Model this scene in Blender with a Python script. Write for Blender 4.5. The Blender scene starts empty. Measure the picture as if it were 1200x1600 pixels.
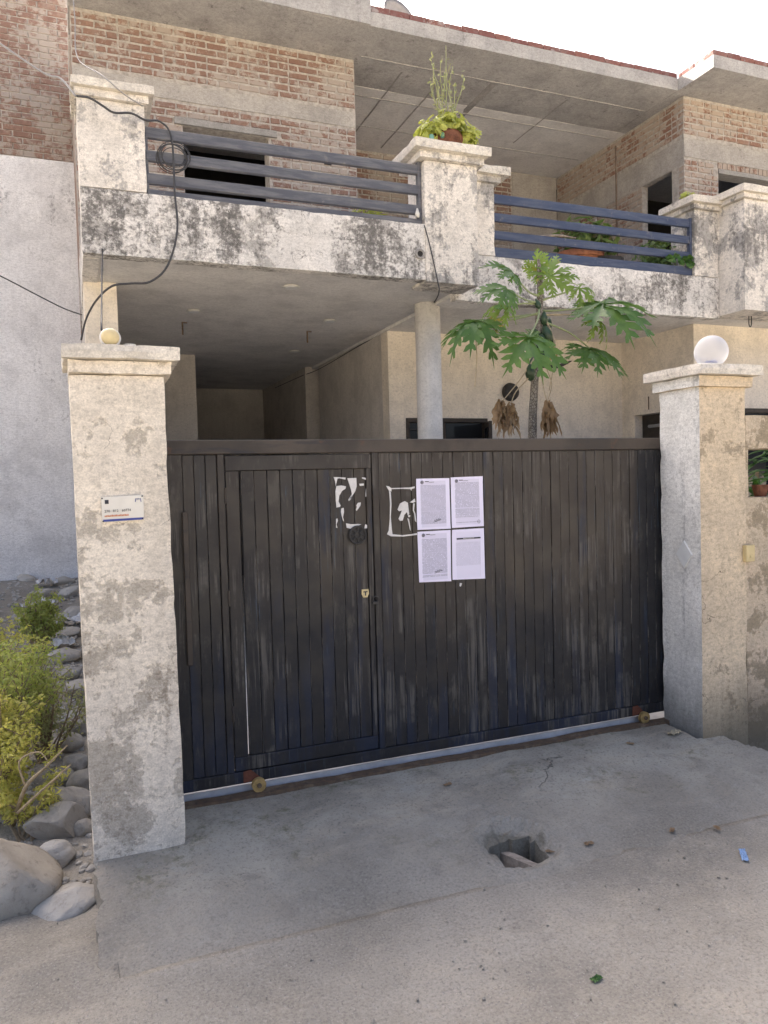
import bpy, bmesh, math, random
from mathutils import Vector, Matrix, noise, Euler
R_ = math.radians
rnd = random.Random(7)
S = bpy.context.scene
COL = S.collection

# ------------------------------------------------------------------ camera
YAW, PIT, ROL, FPX, CAMH = R_(21.8), R_(-2.28), R_(-1.55), 1192.0, 1.60
_f = Vector((math.sin(YAW)*math.cos(PIT), math.cos(YAW)*math.cos(PIT), math.sin(PIT)))
_r = Vector((math.cos(YAW), -math.sin(YAW), 0)); _u = _r.cross(_f)
CR = math.cos(ROL)*_r + math.sin(ROL)*_u
CU = -math.sin(ROL)*_r + math.cos(ROL)*_u
CAM = Vector((0, 0, CAMH))
cd = bpy.data.cameras.new('camera'); cam = bpy.data.objects.new('camera', cd); COL.objects.link(cam)
m = Matrix((CR, CU, -_f)).transposed().to_4x4(); m.translation = CAM
cam.matrix_world = m
cd.sensor_fit = 'AUTO'; cd.sensor_width = 36; cd.lens = FPX/1600*36
cd.clip_start = 0.05; cd.clip_end = 2000
S.camera = cam
# ------------------------------------------------------------------ sky, sun, exposure
SUN_EL, SUN_AZ = R_(38), R_(-10)          # azimuth from +Y (into the house), negative = to the left
w = bpy.data.worlds.new('World'); S.world = w; w.use_nodes = True
wn = w.node_tree.nodes; wl = w.node_tree.links
sky = wn.new('ShaderNodeTexSky'); sky.sky_type = 'NISHITA'; sky.sun_disc = False
sky.sun_elevation = SUN_EL; sky.sun_rotation = SUN_AZ; sky.dust_density = 9.0; sky.air_density = 0.6; sky.ozone_density = 0.2
wl.new(sky.outputs[0], wn['Background'].inputs[0]); wn['Background'].inputs[1].default_value = 0.06
sd = bpy.data.lights.new('sun', 'SUN'); sd.energy = 5.0; sd.angle = R_(0.53); sd.color = (1.0, 0.925, 0.81)
sun = bpy.data.objects.new('sun', sd); COL.objects.link(sun)
sv = Vector((math.sin(SUN_AZ)*math.cos(SUN_EL), math.cos(SUN_AZ)*math.cos(SUN_EL), math.sin(SUN_EL)))
sun.rotation_euler = sv.to_track_quat('Z', 'Y').to_euler(); sun.location = sv*60
S.view_settings.view_transform = 'Standard'; S.view_settings.look = 'None'
S.view_settings.gamma = 1.0; S.view_settings.use_curve_mapping = False
S.view_settings.exposure = 3.3

# ------------------------------------------------------------------ pixel -> point (photo pixels, 1200 x 1600)
def ray(x, y): return ((x-600)/FPX)*CR - ((y-800)/FPX)*CU + _f
def at(x, y, Y): d = ray(x, y); return CAM + d*(Y/d.y)
def atX(x, y, X): d = ray(x, y); return CAM + d*(X/d.x)
def atZ(x, y, Z): d = ray(x, y); return CAM + d*((Z-CAMH)/d.z)

# ------------------------------------------------------------------ mesh helpers
def nz(p, s=1.0, o=0.0): return noise.noise(Vector((p[0]*s+o, p[1]*s+o*1.3, p[2]*s-o)))
class MB:
    def __init__(s): s.v = []; s.f = []
    def add(s, vs, fs):
        o = len(s.v); s.v += [tuple(v) for v in vs]; s.f += [tuple(i+o for i in f) for f in fs]
    def box(s, x0, x1, y0, y1, z0, z1):
        s.add([(x0,y0,z0),(x1,y0,z0),(x1,y1,z0),(x0,y1,z0),(x0,y0,z1),(x1,y0,z1),(x1,y1,z1),(x0,y1,z1)],
              [(3,2,1,0),(4,5,6,7),(0,1,5,4),(1,2,6,5),(2,3,7,6),(3,0,4,7)])
    def cbox(s, x0, x1, y0, y1, z0, z1, c=.006):
        # chamfered box
        V = []; idx = {}
        def vid(p):
            k = (round(p[0],5),round(p[1],5),round(p[2],5))
            if k not in idx: idx[k] = len(V); V.append(p)
            return idx[k]
        lo = (x0,y0,z0); hi = (x1,y1,z1); F = []
        def pt(sg, ax):   # corner vertex belonging to face of axis ax
            return tuple((hi[i] if sg[i] > 0 else lo[i]) - (0 if i == ax else c*sg[i]) for i in range(3))
        for ax in range(3):
            a, b = [(1,2),(2,0),(0,1)][ax]
            for sgn in (-1, 1):
                q = []
                for (sa, sb) in ((-1,-1),(1,-1),(1,1),(-1,1)):
                    sg = [0,0,0]; sg[ax] = sgn; sg[a] = sa; sg[b] = sb; q.append(vid(pt(sg, ax)))
                F.append(tuple(q if sgn > 0 else q[::-1]))
        for ax in range(3):                      # edges parallel to ax
            a, b = [(1,2),(2,0),(0,1)][ax]
            for sa in (-1,1):
                for sb in (-1,1):
                    s0 = [0,0,0]; s0[ax] = -1; s0[a] = sa; s0[b] = sb; s1 = list(s0); s1[ax] = 1
                    q = [vid(pt(s0,a)), vid(pt(s1,a)), vid(pt(s1,b)), vid(pt(s0,b))]
                    F.append(tuple(q if sa*sb > 0 else q[::-1]))
        for sx in (-1,1):
            for sy in (-1,1):
                for sz in (-1,1):
                    q = [vid(pt((sx,sy,sz),i)) for i in range(3)]
                    F.append(tuple(q if sx*sy*sz > 0 else q[::-1]))
        s.add(V, F)
    def rbox(s, x0, x1, y0, y1, z0, z1, seg=.06, amp=.004, chip=.012, seed=0.0):
        # hand-made masonry block: subdivided, slightly wavy, worn edges
        L = (x1-x0, y1-y0, z1-z0); n = [max(1, min(60, int(round(l/seg)))) for l in L]
        V = []; idx = {}; F = []
        def vid(i, j, k):
            if (i,j,k) not in idx:
                p = Vector((x0+L[0]*i/n[0], y0+L[1]*j/n[1], z0+L[2]*k/n[2]))
                q = Vector(p); d = Vector((nz(p,2.2,seed+3), nz(p,2.2,seed+17), nz(p,2.2,seed+31)))
                q += d*amp + Vector((nz(p,14,seed), nz(p,14,seed+5), nz(p,14,seed+9)))*amp*.4
                b = [(-1 if c == 0 else 1 if c == nn else 0) for c, nn in zip((i,j,k), n)]
                if sum(map(abs, b)) >= 2:
                    cc = chip*(.25 + max(0, nz(p, 9, seed+40))*1.6)
                    q -= Vector(b)*cc*.5
                idx[(i,j,k)] = len(V); V.append(q)
            return idx[(i,j,k)]
        for i in range(n[0]):
            for j in range(n[1]):
                F.append((vid(i,j,0),vid(i,j+1,0),vid(i+1,j+1,0),vid(i+1,j,0)))
                F.append((vid(i,j,n[2]),vid(i+1,j,n[2]),vid(i+1,j+1,n[2]),vid(i,j+1,n[2])))
        for i in range(n[0]):
            for k in range(n[2]):
                F.append((vid(i,0,k),vid(i+1,0,k),vid(i+1,0,k+1),vid(i,0,k+1)))
                F.append((vid(i,n[1],k),vid(i,n[1],k+1),vid(i+1,n[1],k+1),vid(i+1,n[1],k)))
        for j in range(n[1]):
            for k in range(n[2]):
                F.append((vid(0,j,k),vid(0,j,k+1),vid(0,j+1,k+1),vid(0,j+1,k)))
                F.append((vid(n[0],j,k),vid(n[0],j+1,k),vid(n[0],j+1,k+1),vid(n[0],j,k+1)))
        s.add(V, F)
    def tube(s, pts, r, sides=8, smooth=4, caps=True):
        P = [Vector(p) for p in pts]
        rr = list(r) if isinstance(r, (list, tuple)) else [r]*len(P)
        if smooth > 1 and len(P) > 2:
            Q = []; q = []
            for i in range(len(P)-1):
                p0 = P[max(i-1,0)]; p1 = P[i]; p2 = P[i+1]; p3 = P[min(i+2,len(P)-1)]
                for k in range(smooth):
                    t = k/smooth
                    Q.append(.5*((2*p1)+(p2-p0)*t+(2*p0-5*p1+4*p2-p3)*t*t+(3*p1-p0-3*p2+p3)*t**3)); q.append(rr[i]*(1-t)+rr[i+1]*t)
            Q.append(P[-1]); q.append(rr[-1]); P, rr = Q, q
        V = []; F = []; n = None
        for i, p in enumerate(P):
            t = (P[min(i+1,len(P)-1)]-P[max(i-1,0)])
            t = t.normalized() if t.length > 1e-9 else Vector((0,0,1))
            if n is None: n = t.orthogonal().normalized()
            n = (n - t*n.dot(t)); n = n.normalized() if n.length > 1e-6 else t.orthogonal().normalized()
            b = t.cross(n)
            for k in range(sides):
                a = 2*math.pi*k/sides; V.append(p + (n*math.cos(a)+b*math.sin(a))*rr[i])
        for i in range(len(P)-1):
            for k in range(sides):
                k2 = (k+1) % sides; F.append((i*sides+k, i*sides+k2, (i+1)*sides+k2, (i+1)*sides+k))
        if caps: F.append(tuple(range(sides))[::-1]); F.append(tuple(range((len(P)-1)*sides, len(P)*sides)))
        s.add(V, F)
    def lathe(s, prof, c=(0,0,0), sides=24, M=None):
        V = []; F = []; n = len(prof)
        for (r, z) in prof:
            for k in range(sides):
                a = 2*math.pi*k/sides; p = Vector((r*math.cos(a), r*math.sin(a), z))
                V.append((M @ p if M else p) + Vector(c))
        for i in range(n-1):
            for k in range(sides):
                k2 = (k+1) % sides; F.append((i*sides+k, i*sides+k2, (i+1)*sides+k2, (i+1)*sides+k))
        F.append(tuple(range(sides))[::-1]); F.append(tuple(range((n-1)*sides, n*sides)))
        s.add(V, F)
    def mesh(s, name, smooth=False):
        me = bpy.data.meshes.new(name); me.from_pydata(s.v, [], s.f); me.validate(); me.update()
        if smooth: me.shade_smooth()
        return me
    def build(s, name, mat, parent=None, smooth=False):
        return link(name, s.mesh(name, smooth), mat, parent)
def link(name, me, mat=None, parent=None, M=None):
    o = bpy.data.objects.new(name, me); COL.objects.link(o)
    if mat is not None and not me.materials: me.materials.append(mat)
    if parent: o.parent = parent
    if M is not None: o.matrix_local = M
    return o
def tag(o, label, cat, group=None):
    o['label'] = label; o['category'] = cat
    if group: o['group'] = group
    return o
def thing(name, label, cat, loc=(0,0,0), group=None):
    o = bpy.data.objects.new(name, None); COL.objects.link(o); o.empty_display_size = .1; o.location = loc
    return tag(o, label, cat, group)
def structure(o): o['kind'] = 'structure'; return o
def stuff(o): o['kind'] = 'stuff'; return o
def P(o, child):       # parent keeping world coordinates (things whose Empty is not at the origin)
    child.parent = o; child.matrix_parent_inverse = Matrix.Translation(-o.location); return child

# ------------------------------------------------------------------ material helpers
class NT:
    def __init__(s, name, rough=.8, spec=.3):
        s.mat = bpy.data.materials.new(name); s.mat.use_nodes = True
        s.t = s.mat.node_tree; s.b = s.t.nodes['Principled BSDF']; s.out = s.t.nodes['Material Output']
        s.b.inputs['Roughness'].default_value = rough; s.b.inputs['Specular IOR Level'].default_value = spec
    def n(s, typ, ins=None, **props):
        nd = s.t.nodes.new(typ)
        for k, v in props.items(): setattr(nd, k, v)
        for k, v in (ins or {}).items(): s.put(nd.inputs[k], v)
        return nd
    def put(s, sock, v):
        if isinstance(v, bpy.types.NodeSocket): s.t.links.new(v, sock)
        elif v is not None:
            if isinstance(v, (tuple, list)) and len(v) == 3 and sock.type == 'RGBA': v = (*v, 1)
            sock.default_value = v
    def pos(s): return s.n('ShaderNodeNewGeometry').outputs['Position']
    def obj(s): return s.n('ShaderNodeTexCoord').outputs['Object']
    def gen(s): return s.n('ShaderNodeTexCoord').outputs['Generated']
    def rand(s): return s.n('ShaderNodeObjectInfo').outputs['Random']
    def vmul(s, v, k): return s.n('ShaderNodeVectorMath', {0: v, 1: k}, operation='MULTIPLY').outputs[0]
    def vadd(s, v, k): return s.n('ShaderNodeVectorMath', {0: v, 1: k}, operation='ADD').outputs[0]
    def sep(s, v): return s.n('ShaderNodeSeparateXYZ', {0: v}).outputs
    def comb(s, x, y, z): return s.n('ShaderNodeCombineXYZ', {0: x, 1: y, 2: z}).outputs[0]
    def noise(s, v, scale, detail=6, rough=.6, dist=0.0):
        return s.n('ShaderNodeTexNoise', {'Vector': v, 'Scale': scale, 'Detail': detail, 'Roughness': rough, 'Distortion': dist}).outputs['Fac']
    def ncol(s, v, scale, detail=3): return s.n('ShaderNodeTexNoise', {'Vector': v, 'Scale': scale, 'Detail': detail}).outputs['Color']
    def vor(s, v, scale, feature='F1', out='Distance'): return s.n('ShaderNodeTexVoronoi', {'Vector': v, 'Scale': scale}, feature=feature).outputs[out]
    def ma(s, op, a, b=None, c=None):
        nd = s.n('ShaderNodeMath', {0: a}, operation=op)
        if b is not None: s.put(nd.inputs[1], b)
        if c is not None: s.put(nd.inputs[2], c)
        return nd.outputs[0]
    def mr(s, v, a, b, c=0.0, d=1.0):
        return s.n('ShaderNodeMapRange', {'Value': v, 'From Min': a, 'From Max': b, 'To Min': c, 'To Max': d}, interpolation_type='SMOOTHSTEP').outputs['Result']
    def mix(s, f, a, b, mode='MIX'):
        nd = s.n('ShaderNodeMix', data_type='RGBA', blend_type=mode)
        s.put(nd.inputs['Factor'], f); s.put(nd.inputs['A'], a); s.put(nd.inputs['B'], b)
        return [o for o in nd.outputs if o.type == 'RGBA'][0]
    def bump(s, h, strength=.5, dist=.01, normal=None):
        nd = s.n('ShaderNodeBump', {'Height': h, 'Strength': strength, 'Distance': dist})
        if normal is not None: s.put(nd.inputs['Normal'], normal)
        return nd.outputs[0]
    def done(s, col, normal=None, rough=None):
        s.put(s.b.inputs['Base Color'], col)
        if normal is not None: s.put(s.b.inputs['Normal'], normal)
        if rough is not None: s.put(s.b.inputs['Roughness'], rough)
        return s.mat

def simple(name, col, rough=.7, spec=.3, var=.15, scale=12, bump=.15, metal=0.0):
    t = NT(name, rough, spec); p = t.pos()
    a = t.noise(p, scale, 6, .65)
    f = t.mr(a, .3, .7, 1-var, 1+var)
    c = t.mix(1.0, (*col, 1), t.comb(f, f, f), 'MULTIPLY')
    t.b.inputs['Metallic'].default_value = metal
    return t.done(c, t.bump(t.noise(p, scale*5, 4, .6), bump, .004))

def plaster(name, paint, paint2, cement, peel=.60, algae=.60, alg_col=(.10,.10,.095), crack=.5, base=None, fine=.5, seed=0.0, drips=0.5, band=None):
    """whitewash over cement render: peeled patches, mildew streaks, hairline cracks"""
    t = NT(name, .88, .2); p = t.vadd(t.pos(), (seed, seed*.7, seed*.3)); px = t.sep(t.pos())
    big = t.noise(p, 1.1, 2, .5); mid = t.noise(p, 4.2, 7, .64); fin = t.noise(p, 42, 4, .68)
    c = t.mix(t.mr(t.noise(p, 2.3, 3, .6), .35, .65), paint, paint2)
    # faint brushed / dusty vertical wash
    wash = t.noise(t.vmul(p, (14, 14, 1.2)), 1.0, 4, .6)
    c = t.mix(t.mr(wash, .45, .75, 0, .35), c, tuple(x*.78 for x in paint2))
    c = t.mix(t.mr(fin, .46, .70, 0, .5), c, tuple(x*.80 for x in cement))
    # peeled paint
    gr_ = t.noise(p, 2.6, 5, .7); c = t.mix(t.mr(gr_, .42, .68, 0, .55), c, tuple(x*.66 for x in paint2))
    pm = t.ma('ADD', t.ma('ADD', t.ma('MULTIPLY', mid, .58), t.ma('MULTIPLY', big, .24)), t.ma('MULTIPLY', fin, .18))
    if band:     # a side-to-side tide line below which the paint has gone (a real worn zone)
        zz = t.ma('ADD', px[2], t.ma('MULTIPLY', t.noise(p, 3.0, 5, .6), .10))
        lowz = t.mr(zz, band[0], band[0]+.02, band[1], 0.0); pm = t.ma('ADD', pm, lowz)
    peelm = t.mr(pm, peel-.01, peel+.045)
    halo = t.mr(pm, peel-.035, peel)
    cem = t.mix(t.mr(fin, .3, .7), tuple(x*.75 for x in cement), tuple(min(1, x*1.15) for x in cement))
    c = t.mix(t.ma('MULTIPLY', halo, .35), c, tuple(min(1, x*1.08) for x in paint))
    c = t.mix(t.ma('MULTIPLY', peelm, .86), c, cem)
    # mildew: vertical runs broken by speckle
    run = t.noise(t.vmul(p, (7, 7, .9)), 1.0, 5, .7)
    spk = t.noise(p, 24, 6, .78)
    am = t.ma('ADD', t.ma('MULTIPLY', run, drips), t.ma('ADD', t.ma('MULTIPLY', spk, .5), t.ma('MULTIPLY', big, .5-drips*.5)))
    am = t.ma('DIVIDE', am, .5+drips+.5-drips*.5)
    alg = t.mr(am, algae-.05, algae+.05)
    c = t.mix(t.ma('MULTIPLY', alg, .85), c, alg_col)
    grain = t.mr(t.noise(p, 120, 3, .75), .32, .68, .86, 1.12); trow = t.mr(t.noise(t.vmul(p, (22, 22, 60)), 1.0, 4, .72), .36, .66, 1.07, .90)
    gt = t.ma('ADD', t.ma('MULTIPLY', t.ma('SUBTRACT', t.ma('MULTIPLY', grain, trow), 1.0), min(1.0, fine*2)), 1.0)
    c = t.mix(1.0, c, t.comb(gt, gt, gt), 'MULTIPLY')
    if base:     # splash grime from the wet ground, ragged upper edge
        zz = t.ma('ADD', px[2], t.ma('MULTIPLY', t.ma('SUBTRACT', t.noise(t.vmul(p, (5,5,1.5)), 1.0, 8, .7), .5), base[2]))
        c = t.mix(t.ma('MULTIPLY', t.mr(zz, base[0], base[1], 1, 0), base[4]), c, base[3])
    # cracks
    dp = t.vadd(p, t.vmul(t.vadd(t.ncol(p, 4.5, 7), (-.5,-.5,-.5)), (.5,.5,.5)))
    cr = t.vor(dp, 1.55, 'DISTANCE_TO_EDGE')
    cm = t.ma('MULTIPLY', t.mr(cr, .0012, .0042, 1, 0), t.mr(t.noise(p, 1.7, 2, .5), .5, .6))
    cm = t.ma('MULTIPLY', cm, crack)
    c = t.mix(cm, c, (.07,.06,.05))
    h = t.ma('SUBTRACT', t.ma('MULTIPLY', fin, .35*fine), t.ma('MULTIPLY', peelm, .5))
    h = t.ma('ADD', h, t.ma('MULTIPLY', mid, .5))
    return t.done(c, t.bump(h, .9, .008))

M = {}
M['pillar_l'] = plaster('pillar paint cream', (.80,.725,.61), (.73,.66,.56), (.42,.375,.31), peel=.535, algae=.57, alg_col=(.24,.20,.155), crack=.9, seed=2.0, drips=.4, band=(1.49, .03))
M['pillar_r'] = plaster('pillar paint beige', (.70,.575,.41), (.64,.53,.39), (.34,.28,.20), peel=.575, algae=.61, alg_col=(.16,.14,.11), crack=.9, base=(-.05,.45,.5,(.15,.125,.085),.8), seed=5.0, drips=.5)
M['pillar_skylit_side'] = plaster('pillar paint skylit side', (.84,.825,.78), (.78,.765,.72), (.52,.50,.46), peel=.60, algae=.585, alg_col=(.40,.39,.37), crack=.6, base=(-.05,.45,.5,(.10,.10,.09),.8), seed=9.0, drips=.6)  # paler copy for the left faces, skylight put into the paint colour
M['wall_r'] = plaster('wall paint peeling', (.62,.50,.37), (.56,.47,.35), (.29,.24,.165), peel=.50, algae=.66, alg_col=(.17,.15,.12), crack=.5, base=(-.1,.45,.5,(.14,.115,.08),.85), seed=5.0, drips=.5)
M['parapet'] = plaster('parapet whitewash mildewed', (.80,.76,.71), (.72,.69,.65), (.38,.36,.335), peel=.52, algae=.532, alg_col=(.10,.094,.088), crack=.9, seed=12.0, drips=.30)
M['parapet_pillar'] = plaster('balcony pillar whitewash', (.80,.745,.67), (.74,.69,.625), (.36,.345,.33), peel=.51, algae=.545, alg_col=(.15,.142,.135), crack=.4, seed=21.0, drips=.45)
M['coping'] = plaster('coping mildewed', (.74,.69,.60), (.66,.61,.54), (.42,.39,.36), peel=.57, algae=.55, alg_col=(.12,.11,.10), crack=.5, seed=31.0, drips=.2)
M['soffit'] = plaster('soffit distemper', (.76,.735,.70), (.72,.695,.67), (.58,.56,.53), peel=.72, algae=.74, alg_col=(.32,.31,.30), crack=.25, seed=40.0, fine=.25, drips=.1)
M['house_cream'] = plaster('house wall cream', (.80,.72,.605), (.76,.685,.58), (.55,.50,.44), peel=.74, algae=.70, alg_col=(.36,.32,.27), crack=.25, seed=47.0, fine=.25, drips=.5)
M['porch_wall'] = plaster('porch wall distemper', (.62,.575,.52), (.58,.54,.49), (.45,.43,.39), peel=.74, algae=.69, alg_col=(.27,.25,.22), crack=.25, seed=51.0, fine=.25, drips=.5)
M['concrete'] = plaster('raw concrete', (.36,.34,.315), (.31,.295,.275), (.26,.245,.23), peel=.62, algae=.62, alg_col=(.15,.14,.13), crack=.5, seed=60.0, drips=.3)
M['fascia'] = plaster('roof fascia concrete', (.46,.44,.42), (.40,.385,.37), (.30,.285,.27), peel=.64, algae=.60, alg_col=(.14,.13,.125), crack=.4, seed=66.0, drips=.7)
M['neigh'] = plaster('neighbour cement wash', (.82,.81,.80), (.77,.76,.755), (.62,.61,.60), peel=.63, algae=.62, alg_col=(.25,.245,.245), crack=.3, seed=72.0, drips=.3)
M['band'] = plaster('cement band', (.46,.425,.38), (.40,.37,.335), (.33,.305,.28), peel=.62, algae=.66, alg_col=(.2,.18,.16), crack=.5, seed=80.0, drips=.5)
M['column'] = plaster('column white paint', (.80,.77,.72), (.76,.73,.69), (.6,.57,.53), peel=.76, algae=.72, alg_col=(.4,.38,.35), crack=.2, seed=84.0, fine=.2, drips=.5)

def brick_mat(name, a, b, cem, smear):
    t = NT(name, .92, .15); p = t.pos(); r = t.rand()
    isl = t.n('ShaderNodeNewGeometry').outputs['Random Per Island']
    rr = t.ma('FRACT', t.ma('ADD', r, isl))
    c = t.mix(rr, a, b); c = t.mix(t.mr(t.noise(p, 30, 6, .7), .35, .7, 0, .6), c, tuple(x*.6 for x in a))
    sm = t.ma('ADD', t.ma('MULTIPLY', t.noise(p, 2.0, 3, .5), .45), t.ma('MULTIPLY', t.noise(p, 13, 9, .7), .55))
    sm = t.mr(sm, smear, smear+.06)
    c = t.mix(t.ma('MULTIPLY', sm, .8), c, cem); dsm = t.mr(t.noise(p, 5, 5, .7), .45, .7, 0, .35); c = t.mix(dsm, c, tuple(x*.8 for x in cem))
    return t.done(c, t.bump(t.ma('ADD', t.noise(p, 60, 6, .7), t.ma('MULTIPLY', sm, .4)), .6, .006))
M['brick'] = brick_mat('brick red', (.285,.18,.14), (.24,.145,.115), (.40,.355,.31), .47)
M['brick_r'] = brick_mat('brick wing', (.31,.19,.14), (.26,.145,.108), (.43,.37,.31), .435)
M['brick_roof'] = brick_mat('brick parapet', (.26,.125,.105), (.19,.085,.08), (.38,.34,.33), .54)
M['mortar'] = simple('mortar', (.40,.365,.325), .95, .1, .25, 18, .5)

# ground
def dust_col(t, p):
    a = t.noise(p, .9, 5, .6); b = t.noise(p, 5, 6, .7); f = t.noise(p, 85, 4, .72)
    c = t.mix(t.mr(a, .36, .64), (.25,.228,.19), (.34,.312,.265))
    c = t.mix(t.mr(b, .48, .70, 0, .5), c, (.40,.355,.285))
    c = t.mix(t.mr(t.noise(t.vadd(p, (3,8,1)), 2.3, 6, .7), .54, .68, 0, .5), c, (.21,.195,.172))
    c = t.mix(t.mr(f, .48, .68, 0, .5), c, (.12,.11,.098))
    c = t.mix(t.mr(f, .46, .30, 0, .5), c, (.42,.395,.355))
    return c, b, f
def ground_mat():
    t = NT('road dust and grit', .95, .15); p = t.pos()
    c, b, f = dust_col(t, p)
    g = t.vor(p, 75, 'F1'); gc = t.sep(t.vor(p, 75, 'F1', 'Color'))[0]
    c = t.mix(t.ma('MULTIPLY', t.mr(g, .18, .34, 1, 0), t.mr(gc, .72, .8, 0, .65)), c, (.42,.39,.35))
    g2 = t.vor(p, 160, 'F1'); gc2 = t.sep(t.vor(p, 160, 'F1', 'Color'))[0]
    c = t.mix(t.ma('MULTIPLY', t.mr(g2, .2, .4, 1, 0), t.mr(gc2, .84, .9, 0, .4)), c, (.10,.095,.088))
    h = t.ma('ADD', t.ma('MULTIPLY', f, .7), t.ma('ADD', b, t.ma('MULTIPLY', t.mr(g, .1, .4, 1, 0), t.mr(gc, .6, .8, 0, .5))))
    return t.done(c, t.bump(h, .8, .009))
M['ground'] = ground_mat()
def apron_mat():
    t = NT('apron old concrete', .92, .2); p = t.pos()
    a = t.noise(p, 1.6, 9, .62, .4); b = t.noise(p, 5.5, 10, .7, .3); f = t.noise(p, 70, 6, .7); st = t.noise(t.vmul(p, (2.2, 6, 2)), 1, 8, .65, .5)
    c = t.mix(t.mr(a, .38, .62), (.32,.282,.225), (.43,.388,.315))
    c = t.mix(t.mr(st, .50, .66, 0, .75), c, (.45,.385,.295))         # blown sand
    c = t.mix(t.mr(b, .52, .68, 0, .55), c, (.215,.195,.16))         # dark weathering
    moss = t.ma('MULTIPLY', t.mr(t.noise(p, 2.4, 9, .7), .50, .62), t.mr(t.noise(p, 20, 6, .7), .45, .6))
    c = t.mix(t.ma('MULTIPLY', moss, .7), c, (.165,.155,.085))
    c = t.mix(t.mr(t.noise(t.vadd(p, (9,3,1)), 3.2, 8, .7), .56, .68, 0, .6), c, (.45,.42,.365))
    c = t.mix(t.mr(f, .50, .7, 0, .6), c, (.085,.08,.075))
    g = t.vor(p, 90, 'F1'); gc = t.sep(t.vor(p, 90, 'F1', 'Color'))[0]
    c = t.mix(t.ma('MULTIPLY', t.mr(g, .15, .33, 1, 0), t.mr(gc, .80, .85, 0, .6)), c, (.42,.40,.37))
    sy = t.sep(p); edge = t.ma('ADD', sy[1], t.ma('MULTIPLY', t.ma('SUBTRACT', t.noise(p, 1.7, 6, .68), .5), 1.7))
    dust = dust_col(t, p)[0]
    c = t.mix(t.mr(edge, 2.85, 3.55, 1, 0), c, dust)
    hd = t.n('ShaderNodeVectorMath', {0: t.vmul(p, (1,1,0)), 1: (1.84, 3.06, 0)}, operation='DISTANCE').outputs['Value']; hd = t.ma('ADD', hd, t.ma('MULTIPLY', t.ma('SUBTRACT', t.noise(p, 9, 6, .7), .5), .25))
    c = t.mix(t.mr(hd, .11, .16, .6, 0), c, t.mix(t.mr(f, .4, .6), (.075,.068,.05), (.15,.135,.10)))
    # cracks
    dp = t.vadd(p, t.vmul(t.vadd(t.ncol(p, 4, 6), (-.5,-.5,-.5)), (.3,.3,.3)))
    cm = t.ma('MULTIPLY', t.mr(t.vor(dp, 1.1, 'DISTANCE_TO_EDGE'), .0008, .0035, 1, 0), t.mr(t.noise(p, 1.3, 2, .5), .60, .66))
    c = t.mix(t.ma('MULTIPLY', cm, .6), c, (.05,.047,.04))
    h = t.ma('ADD', t.ma('MULTIPLY', f, .8), t.ma('SUBTRACT', t.ma('MULTIPLY', b, 1.6), cm))
    return t.done(c, t.bump(h, .9, .010))
M['apron'] = apron_mat()
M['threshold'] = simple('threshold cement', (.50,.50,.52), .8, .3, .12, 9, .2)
M['yard'] = simple('yard floor cement', (.58,.55,.51), .8, .3, .2, 5, .2)
M['dirt'] = simple('rubble dirt', (.24,.215,.18), .95, .1, .35, 7, .7)

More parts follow.
